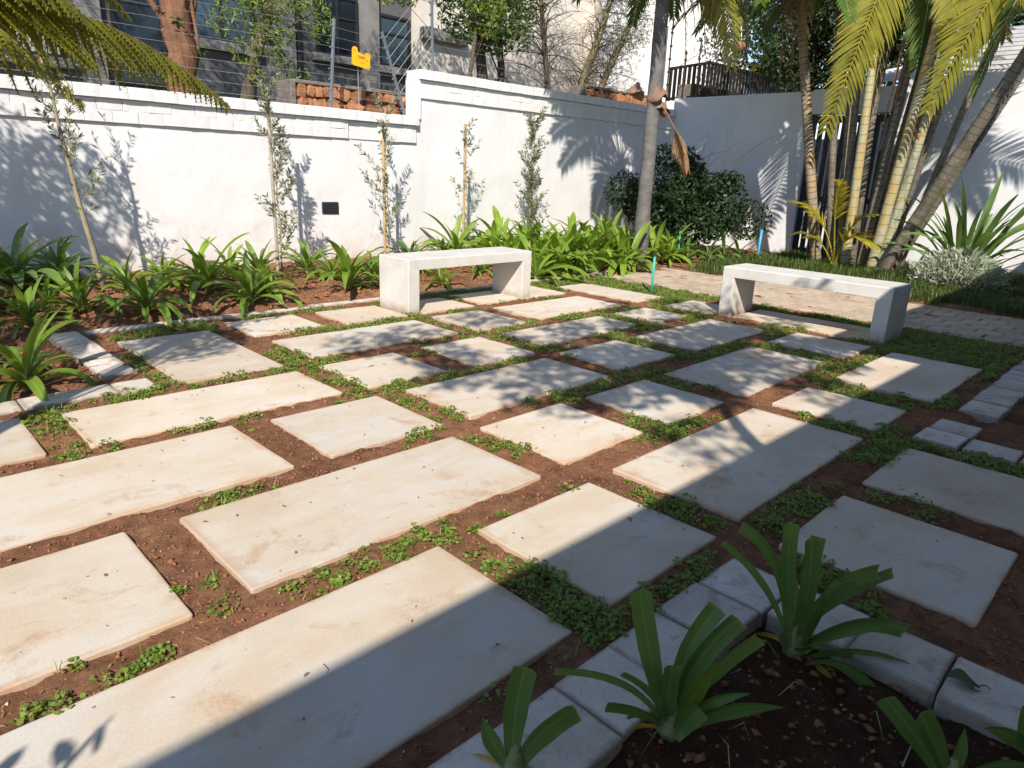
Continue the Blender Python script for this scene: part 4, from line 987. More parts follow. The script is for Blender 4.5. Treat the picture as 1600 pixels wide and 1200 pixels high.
# young yellow palm at the foot
yp = empty('young_palm', (10.6, 3.95, 0)); tag(yp, 'small yellow young palm at the foot of the cane clump', 'palm')
for i, (p1, p2, L_) in enumerate((((10.55, 4.15, .9), (10.5, 4.70, .98), .28), ((10.5, 3.95, .75), (10.45, 3.38, .42), .30), ((10.5, 4.1, 1.1), (10.5, 4.05, 1.25), .25), ((10.6, 3.9, .8), (10.65, 3.55, .85), .24), ((10.55, 4.2, .6), (10.5, 4.6, .5), .24))):
    frond(yp, ((10.6, 3.95, 0), p1, p2), ('frondyellow' if i in (0, 1, 2) else 'frond', 'frondyellow'), ll=L_ * 1.45, lw=.032, seed=170 + i, n=26, droop=.7, start=.40, fwd=.9)

# ------------------------------------------------------------------ right-hand planting
sw = empty('sword_leaf_plant', (10.75, 2.35, .02)); tag(sw, 'large sword-leaved plant against the sunlit palm-shadowed wall', 'plant')
R = random.Random(9)
SW = [strap_mesh(math.radians(a), math.radians(bd), 1.35, .075, 10, .2, R.uniform(-.8, .8), False, M['iris'], R.uniform(-.1, .1), 2.0, .6) for a, bd in ((88, 15), (82, 35), (76, 30), (70, 55), (62, 50), (52, 60), (45, 45))]
for i in range(56):
    t = i / 55; az = i * 2.4; k = min(6, int(t * 6 + R.uniform(0, 1)))
    link('leaf', SW[k], sw, (math.cos(az) * .16 * R.random(), math.sin(az) * .16 * R.random(), 0), (R.gauss(0, .08), R.gauss(0, .08), az), R.uniform(.65, 1.15))
for i in range(5):
    link('leaf', FAM['dry'][12 + i][1], sw, (0, -.1, .02), (0, 0, -1.2 + .3 * i), 1.6)
sb = empty('silver_bush', (10.05, 2.25, 0)); tag(sb, 'silvery grey-leaved bush below the sword-leaved plant', 'bush')
V = []; g = np.random.default_rng(3); n = 2600
az = g.uniform(0, 6.28, n); rr = np.sqrt(g.random(n)) * .5; P = np.stack([np.cos(az) * rr * .75, np.sin(az) * rr, (.52 - 1.2 * (rr ** 2)) * g.random(n) ** .4], 1)
d = np.stack([np.cos(az) * .7, np.sin(az) * .7, g.uniform(.1, 1.2, n)], 1) + g.normal(size=(n, 3)) * .5; d /= np.linalg.norm(d, axis=1)[:, None]
wv = np.cross(d, g.normal(size=(n, 3))); wv /= np.linalg.norm(wv, axis=1)[:, None]; L = g.uniform(.06, .12, n)[:, None]
V = np.stack([P, P + d * L * .5 + wv * L * .1, P + d * L, P + d * L * .5 - wv * L * .1], 1).reshape(-1, 3); i = np.arange(n)[:, None] * 4
link('foliage', mesh('foliage', V, np.concatenate([i, i + 1, i + 2, i + 3], 1), M['silver']), sb)
b = MB(); [b.tube(bez((0, 0, -.03), (math.cos(a) * .1, math.sin(a) * .12, .15), (math.cos(a) * .3, math.sin(a) * .38, .22), 5), [.008, .007, .006, .005, .003], 5) for a in np.linspace(0, 6, 12)]
b.build('stems', M['twig'], sb)

def blades(n, pos, L, W, bend, seed):
    g = np.random.default_rng(seed); x, y, z = pos(n, g); az = g.uniform(0, 6.28, n); l = L * g.uniform(.5, 1.15, n); lean = g.uniform(.25, 1.1, n) * bend
    h = np.stack([np.cos(az), np.sin(az), np.zeros(n)], 1); s = np.stack([-np.sin(az), np.cos(az), np.zeros(n)], 1) * (W / 2)
    p0 = np.stack([x, y, z], 1); l = l[:, None]; ln = lean[:, None]; up = np.array([[0, 0, 1.0]])
    p1 = p0 + (up * .62 + h * .22 * ln) * l; p2 = p1 + (up * (.38 - .42 * ln) + h * .5 * ln) * l
    V = np.stack([p0 - s, p0 + s, p1 + s * .8, p1 - s * .8, p2], 1).reshape(-1, 3); i = np.arange(n)[:, None] * 5
    q = np.concatenate([i, i + 1, i + 2], 1), np.concatenate([i, i + 2, i + 3], 1), np.concatenate([i + 3, i + 2, i + 4], 1)
    return V, np.concatenate(q, 0)
def lawn_pos(n, g):
    x = g.uniform(8.64, 11.9, n * 2); y = g.uniform(-.6, 5.3, n * 2); k = vnoise(x * 4, y * 4) > .28; x = x[k][:n]; y = y[k][:n]
    if len(x) < n: x = np.resize(x, n) + g.normal(0, .02, n); y = np.resize(y, n) + g.normal(0, .02, n)
    return x, y, soil_h(x, y) - .005
V, Fq = blades(34000, lawn_pos, .17, .007, 1.0, 5)
o = link('grass', mesh('grass', V, Fq, M['grass'])); tag(o, 'tufty dark green grass beyond the brick path', 'grass', kind='stuff')

# ------------------------------------------------------------------ creeping weeds and litter between the slabs
SA = np.array(SLABS)
def on_hard(x, y, m=0.0):
    h = np.zeros(len(x), bool)
    for (x0, x1, y0, y1) in SLABS: h |= (x > x0 - m) & (x < x1 + m) & (y > y0 - m) & (y < y1 + m)
    for (x0, x1, y0, y1) in BENCHES:
        for q in ((x0, x0 + .13, y0, y1), (x1 - .13, x1, y0, y1)) if x1 - x0 > 1 else ((x0, x1, y0, y0 + .13), (x0, x1, y1 - .13, y1)):
            h |= (x > q[0]) & (x < q[1]) & (y > q[2]) & (y < q[3])
    h |= (x > 6.95) & (x < 8.62) & (y < 5.58); h |= (y > 5.6); h |= (x < 1.21) & (y > 4.02); h |= (x < 2.06) & (y < .94); h |= (x > 3.82) & (y < .90)
    return h
def weeds(seed, nclump):
    g = np.random.default_rng(seed)
    x = g.uniform(-.2, 7.0, nclump * 22); y = g.uniform(.0, 5.62, nclump * 22)
    keep = ~on_hard(x, y, .012)
    dens = np.clip(.07 + .075 * x + .05 * y, .08, .8) * np.clip((vnoise(x * 3.2 + 5, y * 3.2) - .34) * 4.2, 0, 1)
    dens = np.where((y < 1.45) & (x > 1.2), np.clip((vnoise(x * 3.2 + 5, y * 3.2) - .36) * 2.2, 0, .75), dens)
    dens = np.where((x > 5.6) & (y < 2.0), .75, dens)
    keep &= g.random(len(x)) < dens
    x, y = x[keep][:nclump], y[keep][:nclump]; n = len(x)
    nl = g.integers(12, 58, n); cs = g.uniform(.35, 1.25, n)
    ci = np.repeat(np.arange(n), nl); m = len(ci)
    Rr = .048 * cs[ci]; q = np.sqrt(g.random(m)) * g.uniform(.7, 1.15, m); sp = Rr * q; az = g.uniform(0, 6.28, m)
    P = np.stack([x[ci] + np.cos(az) * sp, y[ci] + np.sin(az) * sp, np.zeros(m)], 1)
    hard = on_hard(P[:, 0], P[:, 1])
    P[:, 2] = np.where(hard, .003, soil_h(P[:, 0], P[:, 1])) + (.003 + .027 * cs[ci] * np.clip(1 - q * q, .12, 1) * g.uniform(.35, 1.1, m)) * np.where(hard, .55, 1)
    nr = g.normal(size=(m, 3)) * .42 + np.array([0, 0, 1]); nr /= np.linalg.norm(nr, axis=1)[:, None]
    a = np.cross(nr, g.normal(size=(m, 3))); a /= np.linalg.norm(a, axis=1)[:, None]; b_ = np.cross(nr, a); r = g.uniform(.0035, .0085, m) * (.75 + .3 * cs[ci]); r = r[:, None]
    vs_ = []
    for k in range(6):
        th = 2 * PI * k / 6; rr = r * (1.0 if k else .55); vs_.append(P + a * rr * math.cos(th) + b_ * rr * math.sin(th) * .92 + nr * r * (.18 if k % 2 else 0))
    V = np.stack(vs_, 1).reshape(-1, 3); F_ = (np.arange(m)[:, None] * 6 + np.arange(6)[None, :])
    return V, F_, np.stack([x, y], 1)
V, F_, WC = weeds(3, 4100)
o = link('creeping_weeds', mesh('creeping_weeds', V, F_, M['weed'])); tag(o, 'round-leaved creeping weeds growing along the soil joints', 'weeds', kind='stuff')
def joint_pos(zo):
    def f(n, g):
        c = WC[g.integers(0, len(WC), n)]; x = c[:, 0] + g.normal(0, .035, n); y = c[:, 1] + g.normal(0, .035, n)
        k = on_hard(x, y); x[k] = c[k, 0]; y[k] = c[k, 1]; return x, y, soil_h(x, y) + zo
    return f
V, Fq = blades(9000, joint_pos(-.002), .045, .0028, 1.3, 8)
o = link('joint_grass', mesh('joint_grass', V, Fq, M['weed'])); tag(o, 'fine grass sprouting among the weeds in the joints', 'grass', kind='stuff')
V, Fq = blades(2600, joint_pos(.002), .06, .0022, 2.1, 9)
o = link('dry_runners', mesh('dry_runners', V, Fq, M['drygrass'])); tag(o, 'straw-coloured dry runners lying in the joints', 'litter', kind='stuff')
def crumbs(n, smin, smax, seed, where):
    g = np.random.default_rng(seed); x, y = where(n * 6, g); x = x[:n]; y = y[:n]; n = len(x)
    s = smin + (smax - smin) * g.random(n) ** 4; z = soil_h(x, y) + s * .25
    o8 = np.array([(1, 0, 0), (-1, 0, 0), (0, 1, 0), (0, -1, 0), (0, 0, 1), (0, 0, -1)], float)
    V = np.stack([x, y, z], 1)[:, None, :] + o8[None] * np.array([1, 1, .62]) * s[:, None, None] * g.uniform(.45, 1.45, (n, 6, 1)) + g.normal(size=(n, 6, 3)) * s[:, None, None] * .18
    f8 = np.array([(0, 2, 4), (2, 1, 4), (1, 3, 4), (3, 0, 4), (2, 0, 5), (1, 2, 5), (3, 1, 5), (0, 3, 5)])
    return V.reshape(-1, 3), (np.arange(n)[:, None, None] * 6 + f8[None]).reshape(-1, 3)
def open_soil(n, g):
    x = g.uniform(-.3, 7.0, n); y = g.uniform(-.1, 5.6, n); k = ~on_hard(x, y, .004); return x[k], y[k]
def bed_soil(n, g):
    x = g.uniform(-.3, 9, n); y = g.uniform(4.2, 7.7, n); k = (y > 5.75) | (x < 1.0); return x[k], y[k]
def near_soil(n, g):
    x = g.uniform(.1, 1.85, n); y = g.uniform(-.4, .70, n); return x, y
for nm, fn, n, a, c, mt, lab in (('soil_crumbs', open_soil, 46000, .0015, .010, 'clod', 'red soil crumbs lying in the joints'), ('bed_clods', bed_soil, 6000, .004, .030, 'clod', 'red soil clods on the far bed'),
                                 ('near_clods', near_soil, 2600, .003, .018, 'clod', 'dark soil crumbs in the near bed'), ('pale_grit', open_soil, 2600, .0015, .006, 'chip', 'pale grit scattered in the joints'), ('bed_chips', near_soil, 60, .003, .010, 'chip', 'pale chips in the near bed')):
    V, Fq = crumbs(n, a, c, hash(nm) % 97 if False else len(nm) * 7 + n % 13, fn); tag(link(nm, mesh(nm, V, Fq, M[mt])), lab, 'litter', kind='stuff')
def near_pos(n, g):
    x = g.uniform(.2, 1.8, n); y = g.uniform(-.3, .66, n); return x, y, soil_h(x, y) + .004
V, Fq = blades(60, near_pos, .07, .003, 2.6, 19)
tag(link('dry_twigs', mesh('dry_twigs', V, Fq, M['drygrass'])), 'dry twigs and straw on the dark near bed', 'litter', kind='stuff')
def flakes(n, seed, where, smin, smax):
    g = np.random.default_rng(seed); x, y = where(n * 6, g); x, y = x[:n], y[:n]; n = len(x); l = g.uniform(smin, smax, n); wd = l * g.uniform(.18, .5, n); az = g.uniform(0, 6.28, n)
    z = soil_h(x, y) + .004; dx, dy = np.cos(az), np.sin(az); k = g.uniform(-.4, .4, (n, 4)) * l[:, None]
    V = np.stack([np.stack([x - dx * l, y - dy * l, z + abs(k[:, 0])], 1), np.stack([x + dy * wd, y - dx * wd, z + abs(k[:, 1])], 1), np.stack([x + dx * l, y + dy * l, z + abs(k[:, 2])], 1), np.stack([x - dy * wd, y + dx * wd, z + abs(k[:, 3])], 1)], 1).reshape(-1, 3)
    return V, np.arange(n * 4).reshape(-1, 4)
V, Fq = flakes(3600, 41, open_soil, .003, .011); tag(link('leaf_litter', mesh('leaf_litter', V, Fq, M['straw'])), 'brown leaf litter scattered in the joints', 'litter', kind='stuff')
V, Fq = flakes(1500, 42, bed_soil, .005, .022); tag(link('bed_litter', mesh('bed_litter', V, Fq, M['husk'])), 'dry brown leaf scraps on the far bed', 'litter', kind='stuff')
V, Fq = flakes(260, 43, near_soil, .002, .011); tag(link('near_litter', mesh('near_litter', V, Fq, M['husk'])), 'brown leaf scraps on the dark near bed', 'litter', kind='stuff')
# dry bits on the slabs
g = np.random.default_rng(77); n = 520; x = g.uniform(.0, 5.5, n); y = g.uniform(.3, 5.2, n); k = on_hard(x, y, -.02) & (y < 5.3) & (x > 1.2) | ((x < 1.2) & on_hard(x, y, -.02) & (y > 1) & (y < 4)); x, y = x[k], y[k]; n = len(x)
az = g.uniform(0, 6.28, n); l = g.uniform(.003, .012, n); wd = l * g.uniform(.2, .5, n); dx, dy = np.cos(az), np.sin(az); z = np.full(n, .006)
V = np.stack([np.stack([x - dx * l, y - dy * l, z], 1), np.stack([x + dy * wd, y - dx * wd, z + .002], 1), np.stack([x + dx * l, y + dy * l, z], 1), np.stack([x - dy * wd, y + dx * wd, z + .003], 1)], 1).reshape(-1, 3)
tag(link('dry_leaf_bits', mesh('dry_leaf_bits', V, np.arange(n * 4).reshape(-1, 4), M['husk'])), 'small brown leaf bits lying on the slabs', 'litter', kind='stuff')
# the fallen leaf on the kerb and scraps in the near bed
def flat_leaf(x, y, z, L, W, rz, label, mat='fallen'):
    v = []; n = 9
    for i in range(n):
        t = i / (n - 1); wd = W * math.sin(PI * min(1, t * .92 + .04)) ** .7
        for s in (-1, 0, 1): v.append(((t - .5) * L, s * wd / 2, .004 + .10 * W * abs(s) + .012 * math.sin(t * 5)))
    f = [(3 * i + j, 3 * i + j + 1, 3 * i + j + 4, 3 * i + j + 3) for i in range(n - 1) for j in range(2)]
    b = MB(); b.add(v, f); b.tube([(L * .46, 0, .006), (L * .62, .004, .008), (L * .78, -.002, .004)], [.0018, .0016, .0012], 5)
    o = b.build('fallen_leaf', M[mat], None, True, (x, y, z)); o.rotation_euler = (0, 0, rz); tag(o, label, 'leaf')
flat_leaf(1.91, .205, .004, .075, .06, -1.2, 'dull green round leaf lying on the near kerb')
flat_leaf(1.80, .31, -.07, .06, .03, .4, 'yellowish curled leaf on the soil below the near kerb', 'strapdry')
flat_leaf(1.60, .40, -.07, .07, .014, 2.0, 'narrow reddish dead leaf on the near bed soil', 'husk')
flat_leaf(1.98, 1.33, -.01, .085, .014, .9, 'yellow strap scrap lying in the joint by the large slab', 'strapdry')

# ------------------------------------------------------------------ sprinkler risers
def riser(x, y, h, label, mat, r=.014, cap=.05, rz=.0):
    e = empty('sprinkler_riser', (x, y, -.03)); tag(e, label, 'riser', 'garden sprinkler risers')
    b = MB(); b.tube([(0, 0, 0), (rz * .5, 0, h * .5), (rz, 0, h)], r, 10); b.build('pipe', M[mat], e, True)
    b = MB(); b.tube([(rz, 0, h - .004), (rz, 0, h + cap * .75), (rz, 0, h + cap * .75), (rz, 0, h + cap)], [r * 1.25, r * 1.25, r * 1.5, r * 1.4], 10); b.build('nozzle', M['cap'], e)
riser(6.46, 4.33, .44, 'teal sprinkler riser standing in the joint by the path', 'teal')
riser(10.55, 5.15, .55, 'blue sprinkler riser with a black top before the white wall', 'blue', .02, .26, .03)
riser(9.35, 5.85, .50, 'teal sprinkler riser half hidden in the drift below the shrub', 'teal', .014)

# ------------------------------------------------------------------ neighbour's rubble walls just behind the white wall
def stone_mesh(wd, dp, ht, seed):
    R = random.Random(seed); v = []; nr, nc = 5, 10
    for j in range(nr):
        ph = -PI / 2 + PI * (j + .35) / (nr - .3)
        for i in range(nc):
            a = 2 * PI * i / nc; e = .38
            sp = lambda c: math.copysign(abs(c) ** e, c)
            k = 1 + R.gauss(0, .05)
            v.append((wd / 2 * sp(math.cos(a)) * abs(math.cos(ph)) ** .4 * k, dp / 2 * sp(math.sin(a)) * abs(math.cos(ph)) ** .4 * k, ht / 2 * sp(math.sin(ph)) * k))
    f = [(j * nc + i, j * nc + (i + 1) % nc, (j + 1) * nc + (i + 1) % nc, (j + 1) * nc + i) for j in range(nr - 1) for i in range(nc)]
    f += [tuple(range(nc))[::-1], tuple((nr - 1) * nc + i for i in range(nc))]
    return mesh('stone', v, f, M['stone'])
def rubble_wall(x0, x1, y, z0, ztop, label, seed, cap=.05):
    e = empty('stone_wall', (x0, y, 0)); tag(e, label, 'wall'); R = random.Random(seed)
    b = MB(); b.box(x0 + .01, x1, y + .07, y + .35, -.3, ztop - cap); at_parent(b, 'mortar_core', M['mortar'], e)
    b = MB(); b.box(x0 - .01, x1, y - .0, y + .37, ztop - cap, ztop, bev=.012); at_parent(b, 'cap_course', M['mortar'], e)
    b = MB(); b.box(x0 - .06, x0 + .012, y - .005, y + .36, -.3, ztop - .01, bev=.01); at_parent(b, 'end_slab', M['mortar'], e)
    z = ztop - cap - .005
    while z > z0:
        h = R.uniform(.09, .18); x = x0 + .03
        while x < x1 - .05:
            wd = R.choice((R.uniform(.08, .15), R.uniform(.15, .32))); hh = h * R.uniform(.7, 1.2)
            o = link('stone', stone_mesh(wd + .012, .16, hh + .010, R.randint(0, 9999)), e, (x + wd / 2 - x0, .06 + R.uniform(-.02, .02), z - hh / 2 + R.uniform(-.012, .012)), (R.gauss(0, .06), R.gauss(0, .28), R.gauss(0, .06)))
            x += wd
        z -= h
rubble_wall(4.42, 6.25, 8.36, 1.72, 2.22, 'orange rubble-stone wall showing above the low white wall behind the amber sign', 5)
rubble_wall(10.05, 12.4, 8.50, 2.44, 2.75, 'dark rubble-stone wall showing above the white wall left of the palm trunk', 6)
rubble_wall(12.45, 15.6, 7.80, 2.55, 2.98, 'orange rubble-stone wall behind the black railing', 8)

# ------------------------------------------------------------------ electric fence and its amber sign
ef = empty('electric_fence', (4.7, 8.05, 1.8)); tag(ef, 'grey posts and thin wires of an electric fence along the white wall top', 'fence')
def post(p0, p1, r=.022, ins=8):
    b = MB(); b.tube([p0, p1], r, 6); o = at_parent(b, 'post', M['steel'], ef)
    for k in range(ins):
        q = Vector(p0).lerp(Vector(p1), (k + 1) / (ins + .6)); c = MB(); c.tube([q + Vector((-.045, -.0, 0)), q + Vector((-.02, 0, 0))], [.012, .016], 6)
        oo = MB(); oo.v = [tuple(Vector(v) - Vector(ef.location)) for v in c.v]; oo.f = c.f; oo.m = c.m; oo.build('insulator', M['steel'], o)
P1a, P1b = Vector((4.72, 8.06, 1.86)), Vector((4.81, 8.06, 2.90)); P2a, P2b = Vector((5.84, 8.05, 1.86)), Vector((5.48, 8.05, 2.86)); P3a, P3b = Vector((6.30, 8.06, 2.46)), Vector((6.27, 8.06, 3.7))
post(P1a, P1b); post(P2a, P2b); post(P3a, P3b)
PL0, PL1 = Vector((-1.2, 8.06, 1.9)), Vector((-1.1, 8.06, 2.9)); post(PL0, PL1)
PR0, PR1 = Vector((11.8, 8.10, 2.47)), Vector((11.78, 8.10, 3.9)); post(PR0, PR1, .018)
def wire(a, c, sag=.02, r=.0019):
    a, c = Vector(a), Vector(c); b = MB(); b.tube(bez(a, (a + c) / 2 + Vector((0, 0, -sag)), c, 8), r, 4, caps=False); at_parent(b, 'wire', M['wire'], ef)
for k in range(9):
    t = (k + .8) / 9.6
    wire(PL0.lerp(PL1, t), P1a.lerp(P1b, t), .03); wire(P1a.lerp(P1b, t), P2a.lerp(P2b, t), .012)
    wire(P2a.lerp(P2b, t), P3a.lerp(P3b, t), .0)
    if k < 8: wire(P3a.lerp(P3b, t), PR0.lerp(PR1, t), .05, .0016)
# amber sign: lugged plate with faint print
sg = empty('warning_sign', (5.15, 8.03, 2.5)); tag(sg, 'small amber lugged warning plate with faint brown print on the fence wires', 'sign')
poly = [(-.145, -.085), (-.12, -.10), (.11, -.112), (.135, -.125), (.15, -.10), (.152, .085), (.13, .098), (.085, .10), (.072, .062), (-.055, .085), (-.07, .14), (-.118, .15), (-.148, .12)]
b = MB(); n = len(poly); b.add([(x, -.006, z) for x, z in poly] + [(x, .006, z) for x, z in poly], [tuple(range(n))] + [tuple(range(n, 2 * n))[::-1]] + [(i, i + n, (i + 1) % n + n, (i + 1) % n) for i in range(n)]); b.build('plate', M['sign'], sg)
sg.rotation_euler = (0, .07, 0); sg.scale = (.86, 1, .86)
R = random.Random(2)
def ink(x0, x1, z0, z1):
    c = MB(); c.box(x0, x1, -.0085, -.0065, z0, z1); c.build('print_mark', M['ink'], sg)
ink(-.112, -.100, .09, .104); ink(.108, .120, .062, .076); ink(.085, .098, -.018, .006); ink(.118, .13, -.106, -.092); ink(-.078, -.066, .02, .026)
for z, x0, x1 in ((.036, -.055, .065), (.022, -.045, .06), (.008, -.04, .05), (-.048, -.01, .055)):
    x = x0
    while x < x1: wd = R.uniform(.006, .014); ink(x, x + wd, z - .003, z + .003); x += wd + .004
b = MB(); b.tube([(5.14, 8.08, 1.85), (5.135, 8.08, 2.42)], .006, 6); at_parent(b, 'sign_rod', M['wire'], ef)

# ------------------------------------------------------------------ black railing beyond the wall corner
rl = empty('railing', (12.3, 7.5, 2.6)); tag(rl, 'black flat-bar steel railing above the wall corner behind the palm', 'railing')
def rail(a, c, zt, zb, n):
    a, c = Vector(a), Vector(c); d = (c - a); L = d.length; ang = math.atan2(d.y, d.x); Mx = Matrix.Translation(a) @ Matrix.Rotation(ang, 4, 'Z')
    for z in (zt, zb + .04):
        b = MB(); b.box(0, L, -.02, .02, z - .025, z + .02, M=Mx); at_parent(b, 'rail', M['black'], rl)
    for i in range(n):
        x = L * (i + .5) / n; b = MB(); b.box(x - .036, x + .036, -.012, .012, zb, zt - .02, M=Mx); at_parent(b, 'bar', M['black'], rl)
rail((12.55, 8.50, 0), (12.30, 7.50, 0), 3.30, 2.70, 8); rail((12.30, 7.50, 0), (16.4, 7.46, 0), 3.32, 2.72, 34)
for x, y, h in ((11.8, 8.0, 4.05), (12.2, 7.62, 3.72), (12.02, 7.8, 3.5)):
    b = MB(); b.tube([(x, y, 2.6), (x, y, h)], .014, 6)
    for k in range(6): z = 2.9 + (h - 2.95) * k / 5; b.tube([(x, y, z - .016), (x, y, z + .016)], .028, 6)
    at_parent(b, 'insulator_post', M['black'], rl)
b = MB(); b.tube([(11.8, 8.0, 3.1), (12.5, 7.3, 3.75)], .006, 5); at_parent(b, 'brace', M['black'], rl)

# ------------------------------------------------------------------ houses beyond
h1 = empty('house', (6, 13.5, 0)); tag(h1, 'dark grey rendered house behind the trees with charcoal framed windows', 'house')
Y1 = 13.5
b = MB(); b.box(0.0, 9.95, Y1, Y1 + 5, -.3, 6.5); at_parent(b, 'wall', M['greyhouse'], h1)
for x0, x1, mt in ((3.45, 3.78, 'greytrim'), (6.62, 7.14, 'greytrim'), (8.62, 9.05, 'greytrim')):
    b = MB(); b.box(x0, x1, Y1 - .12, Y1 + .02, -.3, 6.4); at_parent(b, 'pilaster', M[mt], h1)
def win(parent, x0, x1, z0, z1, y, glass='glass', mull=1, sill=True):
    off = Vector(parent.location)
    b = MB(); t = .05
    b.box(x0, x1, y - .06, y + .02, z0, z0 + t); b.box(x0, x1, y - .06, y + .02, z1 - t, z1); b.box(x0, x0 + t, y - .061, y + .02, z0 + t, z1 - t); b.box(x1 - t, x1, y - .061, y + .02, z0 + t, z1 - t)
    for k in range(mull): xm = x0 + (x1 - x0) * (k + 1) / (mull + 1); b.box(xm - .022, xm + .022, y - .055, y + .02, z0 + t, z1 - t)
    b.box(x0 + t, x1 - t, y - .05, y + .02, z0 + (z1 - z0) * .62, z0 + (z1 - z0) * .62 + .04)
    o = at_parent(b, 'window', M['frame'], parent)
    c = MB(); c.box(x0 + .04, x1 - .04, y - .03, y + .015, z0 + .04, z1 - .04); c.v = [tuple(Vector(v) - off) for v in c.v]; c.build('pane', M[glass], o)
    if sill:
        c = MB(); c.box(x0 - .1, x1 + .1, y - .14, y + .01, z0 - .15, z0 - .004, bev=.01); c.v = [tuple(Vector(v) - off) for v in c.v]; c.build('sill', M['greytrim'], o)
win(h1, 1.0, 3.2, 2.68, 3.4, Y1, 'blind', 2); win(h1, 5.15, 6.35, 3.28, 4.9, Y1, 'glassblue', 1); win(h1, 7.62, 8.58, 3.35, 4.45, Y1, 'glass', 1); win(h1, 9.08, 9.88, 3.3, 4.3, Y1, 'glassblue', 0)
win(h1, 3.95, 4.75, 2.4, 4.4, Y1, 'glass', 0, False)
b = MB(); b.tube([(7.22, Y1 - .07, -.2), (7.22, Y1 - .07, 6.3)], .05, 8); at_parent(b, 'downpipe', M['frame'], h1)
b = MB(); b.box(-.4, 10.2, Y1 - .55, Y1 + 5.3, 6.5, 6.7); at_parent(b, 'roof', M['roof'], h1)
h2 = empty('house', (15, 13.2, 0)); tag(h2, 'cream rendered house wall dappled with tree shadows behind the bare-branched trees', 'house')
b = MB(); b.box(9.98, 22, 13.2, 17, -.3, 8.2); at_parent(b, 'wall', M['cream'], h2)
b = MB(); b.box(9.97, 22.3, 12.9, 17.3, 8.2, 8.4); at_parent(b, 'roof', M['tile'], h2)
b = MB(); b.box(9.95, 11.2, 13.02, 13.21, 3.9, 4.15, bev=.02); at_parent(b, 'ledge', M['greytrim'], h2)
win(h2, 12.0, 13.2, 5.6, 7.0, 13.2, 'glass', 1)
h3 = empty('house', (16.6, 10.3, 0), -.785 + .0); tag(h3, 'white gabled house behind the black railing', 'house')
b = MB(); W3 = 1.15; pol = [(-2.6, -.3), (W3, -.3), (W3, 5.25), (-1.1, 6.6), (-2.6, 5.8)]
b.add([(x, 0, z) for x, z in pol] + [(x, 5, z) for x, z in pol], [(0, 1, 2, 3, 4), (9, 8, 7, 6, 5)] + [(i, i + 5, (i + 1) % 5 + 5, (i + 1) % 5) for i in range(5)]); b.build('wall', M['white'], h3)
b = MB(); b.add([(W3 + .12, -.12, 5.10), (W3 + .12, 5.1, 5.10), (-1.1, 5.1, 6.58), (-1.1, -.12, 6.58), (W3 + .12, -.12, 5.2), (W3 + .12, 5.1, 5.2), (-1.1, 5.1, 6.70), (-1.1, -.12, 6.70)], [(0, 1, 2, 3), (7, 6, 5, 4), (0, 4, 5, 1), (2, 6, 7, 3), (0, 3, 7, 4), (1, 5, 6, 2)]); b.build('roof', M['tile'], h3)
h4 = empty('outbuilding', (13, 3, 0)); tag(h4, 'low outbuilding with a pale ribbed roof beyond the gate wall', 'house')
b = MB(); b.box(12.9, 15.5, 1.2, 3.30, -.3, 2.85); at_parent(b, 'wall', M['white'], h4)
for k in range(11):
    b = MB(); x = 12.75 + k * .16; z = 2.88 + k * .085
    b.box(x, x + .17, 1.0, 3.42, z, z + .05, M=None); at_parent(b, 'roof_slat', M['roof'], h4)
h5 = empty('garden_shelter', (13.2, 4.2, 0)); tag(h5, 'white sheet roof of a shelter glimpsed between the canes', 'shelter')
b = MB(); b.add([(12.6, 4.75, 2.82), (12.6, 3.75, 2.86), (13.6, 3.75, 3.25), (13.6, 4.75, 3.12), (12.6, 4.75, 2.86), (12.6, 3.75, 2.90), (13.6, 3.75, 3.29), (13.6, 4.75, 3.16)], [(3, 2, 1, 0), (4, 5, 6, 7), (0, 1, 5, 4), (1, 2, 6, 5), (2, 3, 7, 6), (3, 0, 4, 7)]); at_parent(b, 'roof', M['sheet'], h5)
for x, y in ((12.7, 4.65), (12.7, 3.85), (13.5, 3.85), (13.5, 4.65)):
    b = MB(); b.box(x - .04, x + .04, y - .04, y + .04, -.3, 2.84); at_parent(b, 'post', M['white'], h5)
fx = MB(); fx.box(16.5, 16.7, -2, 7.2, -.3, 2.2, bev=.01); tag(fx.build('far_wall', M['white']), 'plain white boundary wall seen through the gate bars', 'wall')

# ------------------------------------------------------------------ trees behind the wall
GT = 'trees behind the white wall'
def lumps(*a): return [((x, y, z), (r, r, r * .85)) for x, y, z, r in a]
tree('tree', 'stout tree with shaggy red-brown bark behind the fern frond', 'tree', (3.85, 10.5, -.2), [(3.84, 10.5, -.2), (3.83, 10.5, 1.6), (3.87, 10.5, 2.6), (3.9, 10.52, 3.6), (3.95, 10.6, 5.0)], .24, .17, 'redbark',
     lumps((3.9, 10.6, 5.3, .9), (4.6, 10.4, 5.0, .7), (3.2, 10.7, 5.1, .8), (2.6, 10.6, 4.4, .5), (4.0, 9.9, 4.6, .6), (4.05, 10.25, 2.62, .11), (3.75, 10.22, 2.95, .10), (3.3, 10.2, 3.3, .16), (2.0, 10.4, 6.2, 1.0), (3.4, 10.4, 6.8, 1.1), (.8, 10.5, 6.4, .9), (-.6, 10.5, 6.6, 1.0), (4.6, 10.4, 6.6, .9)), 11000, .05, 'treeleaf', .3, 11, GT, 7, limbr=.3)
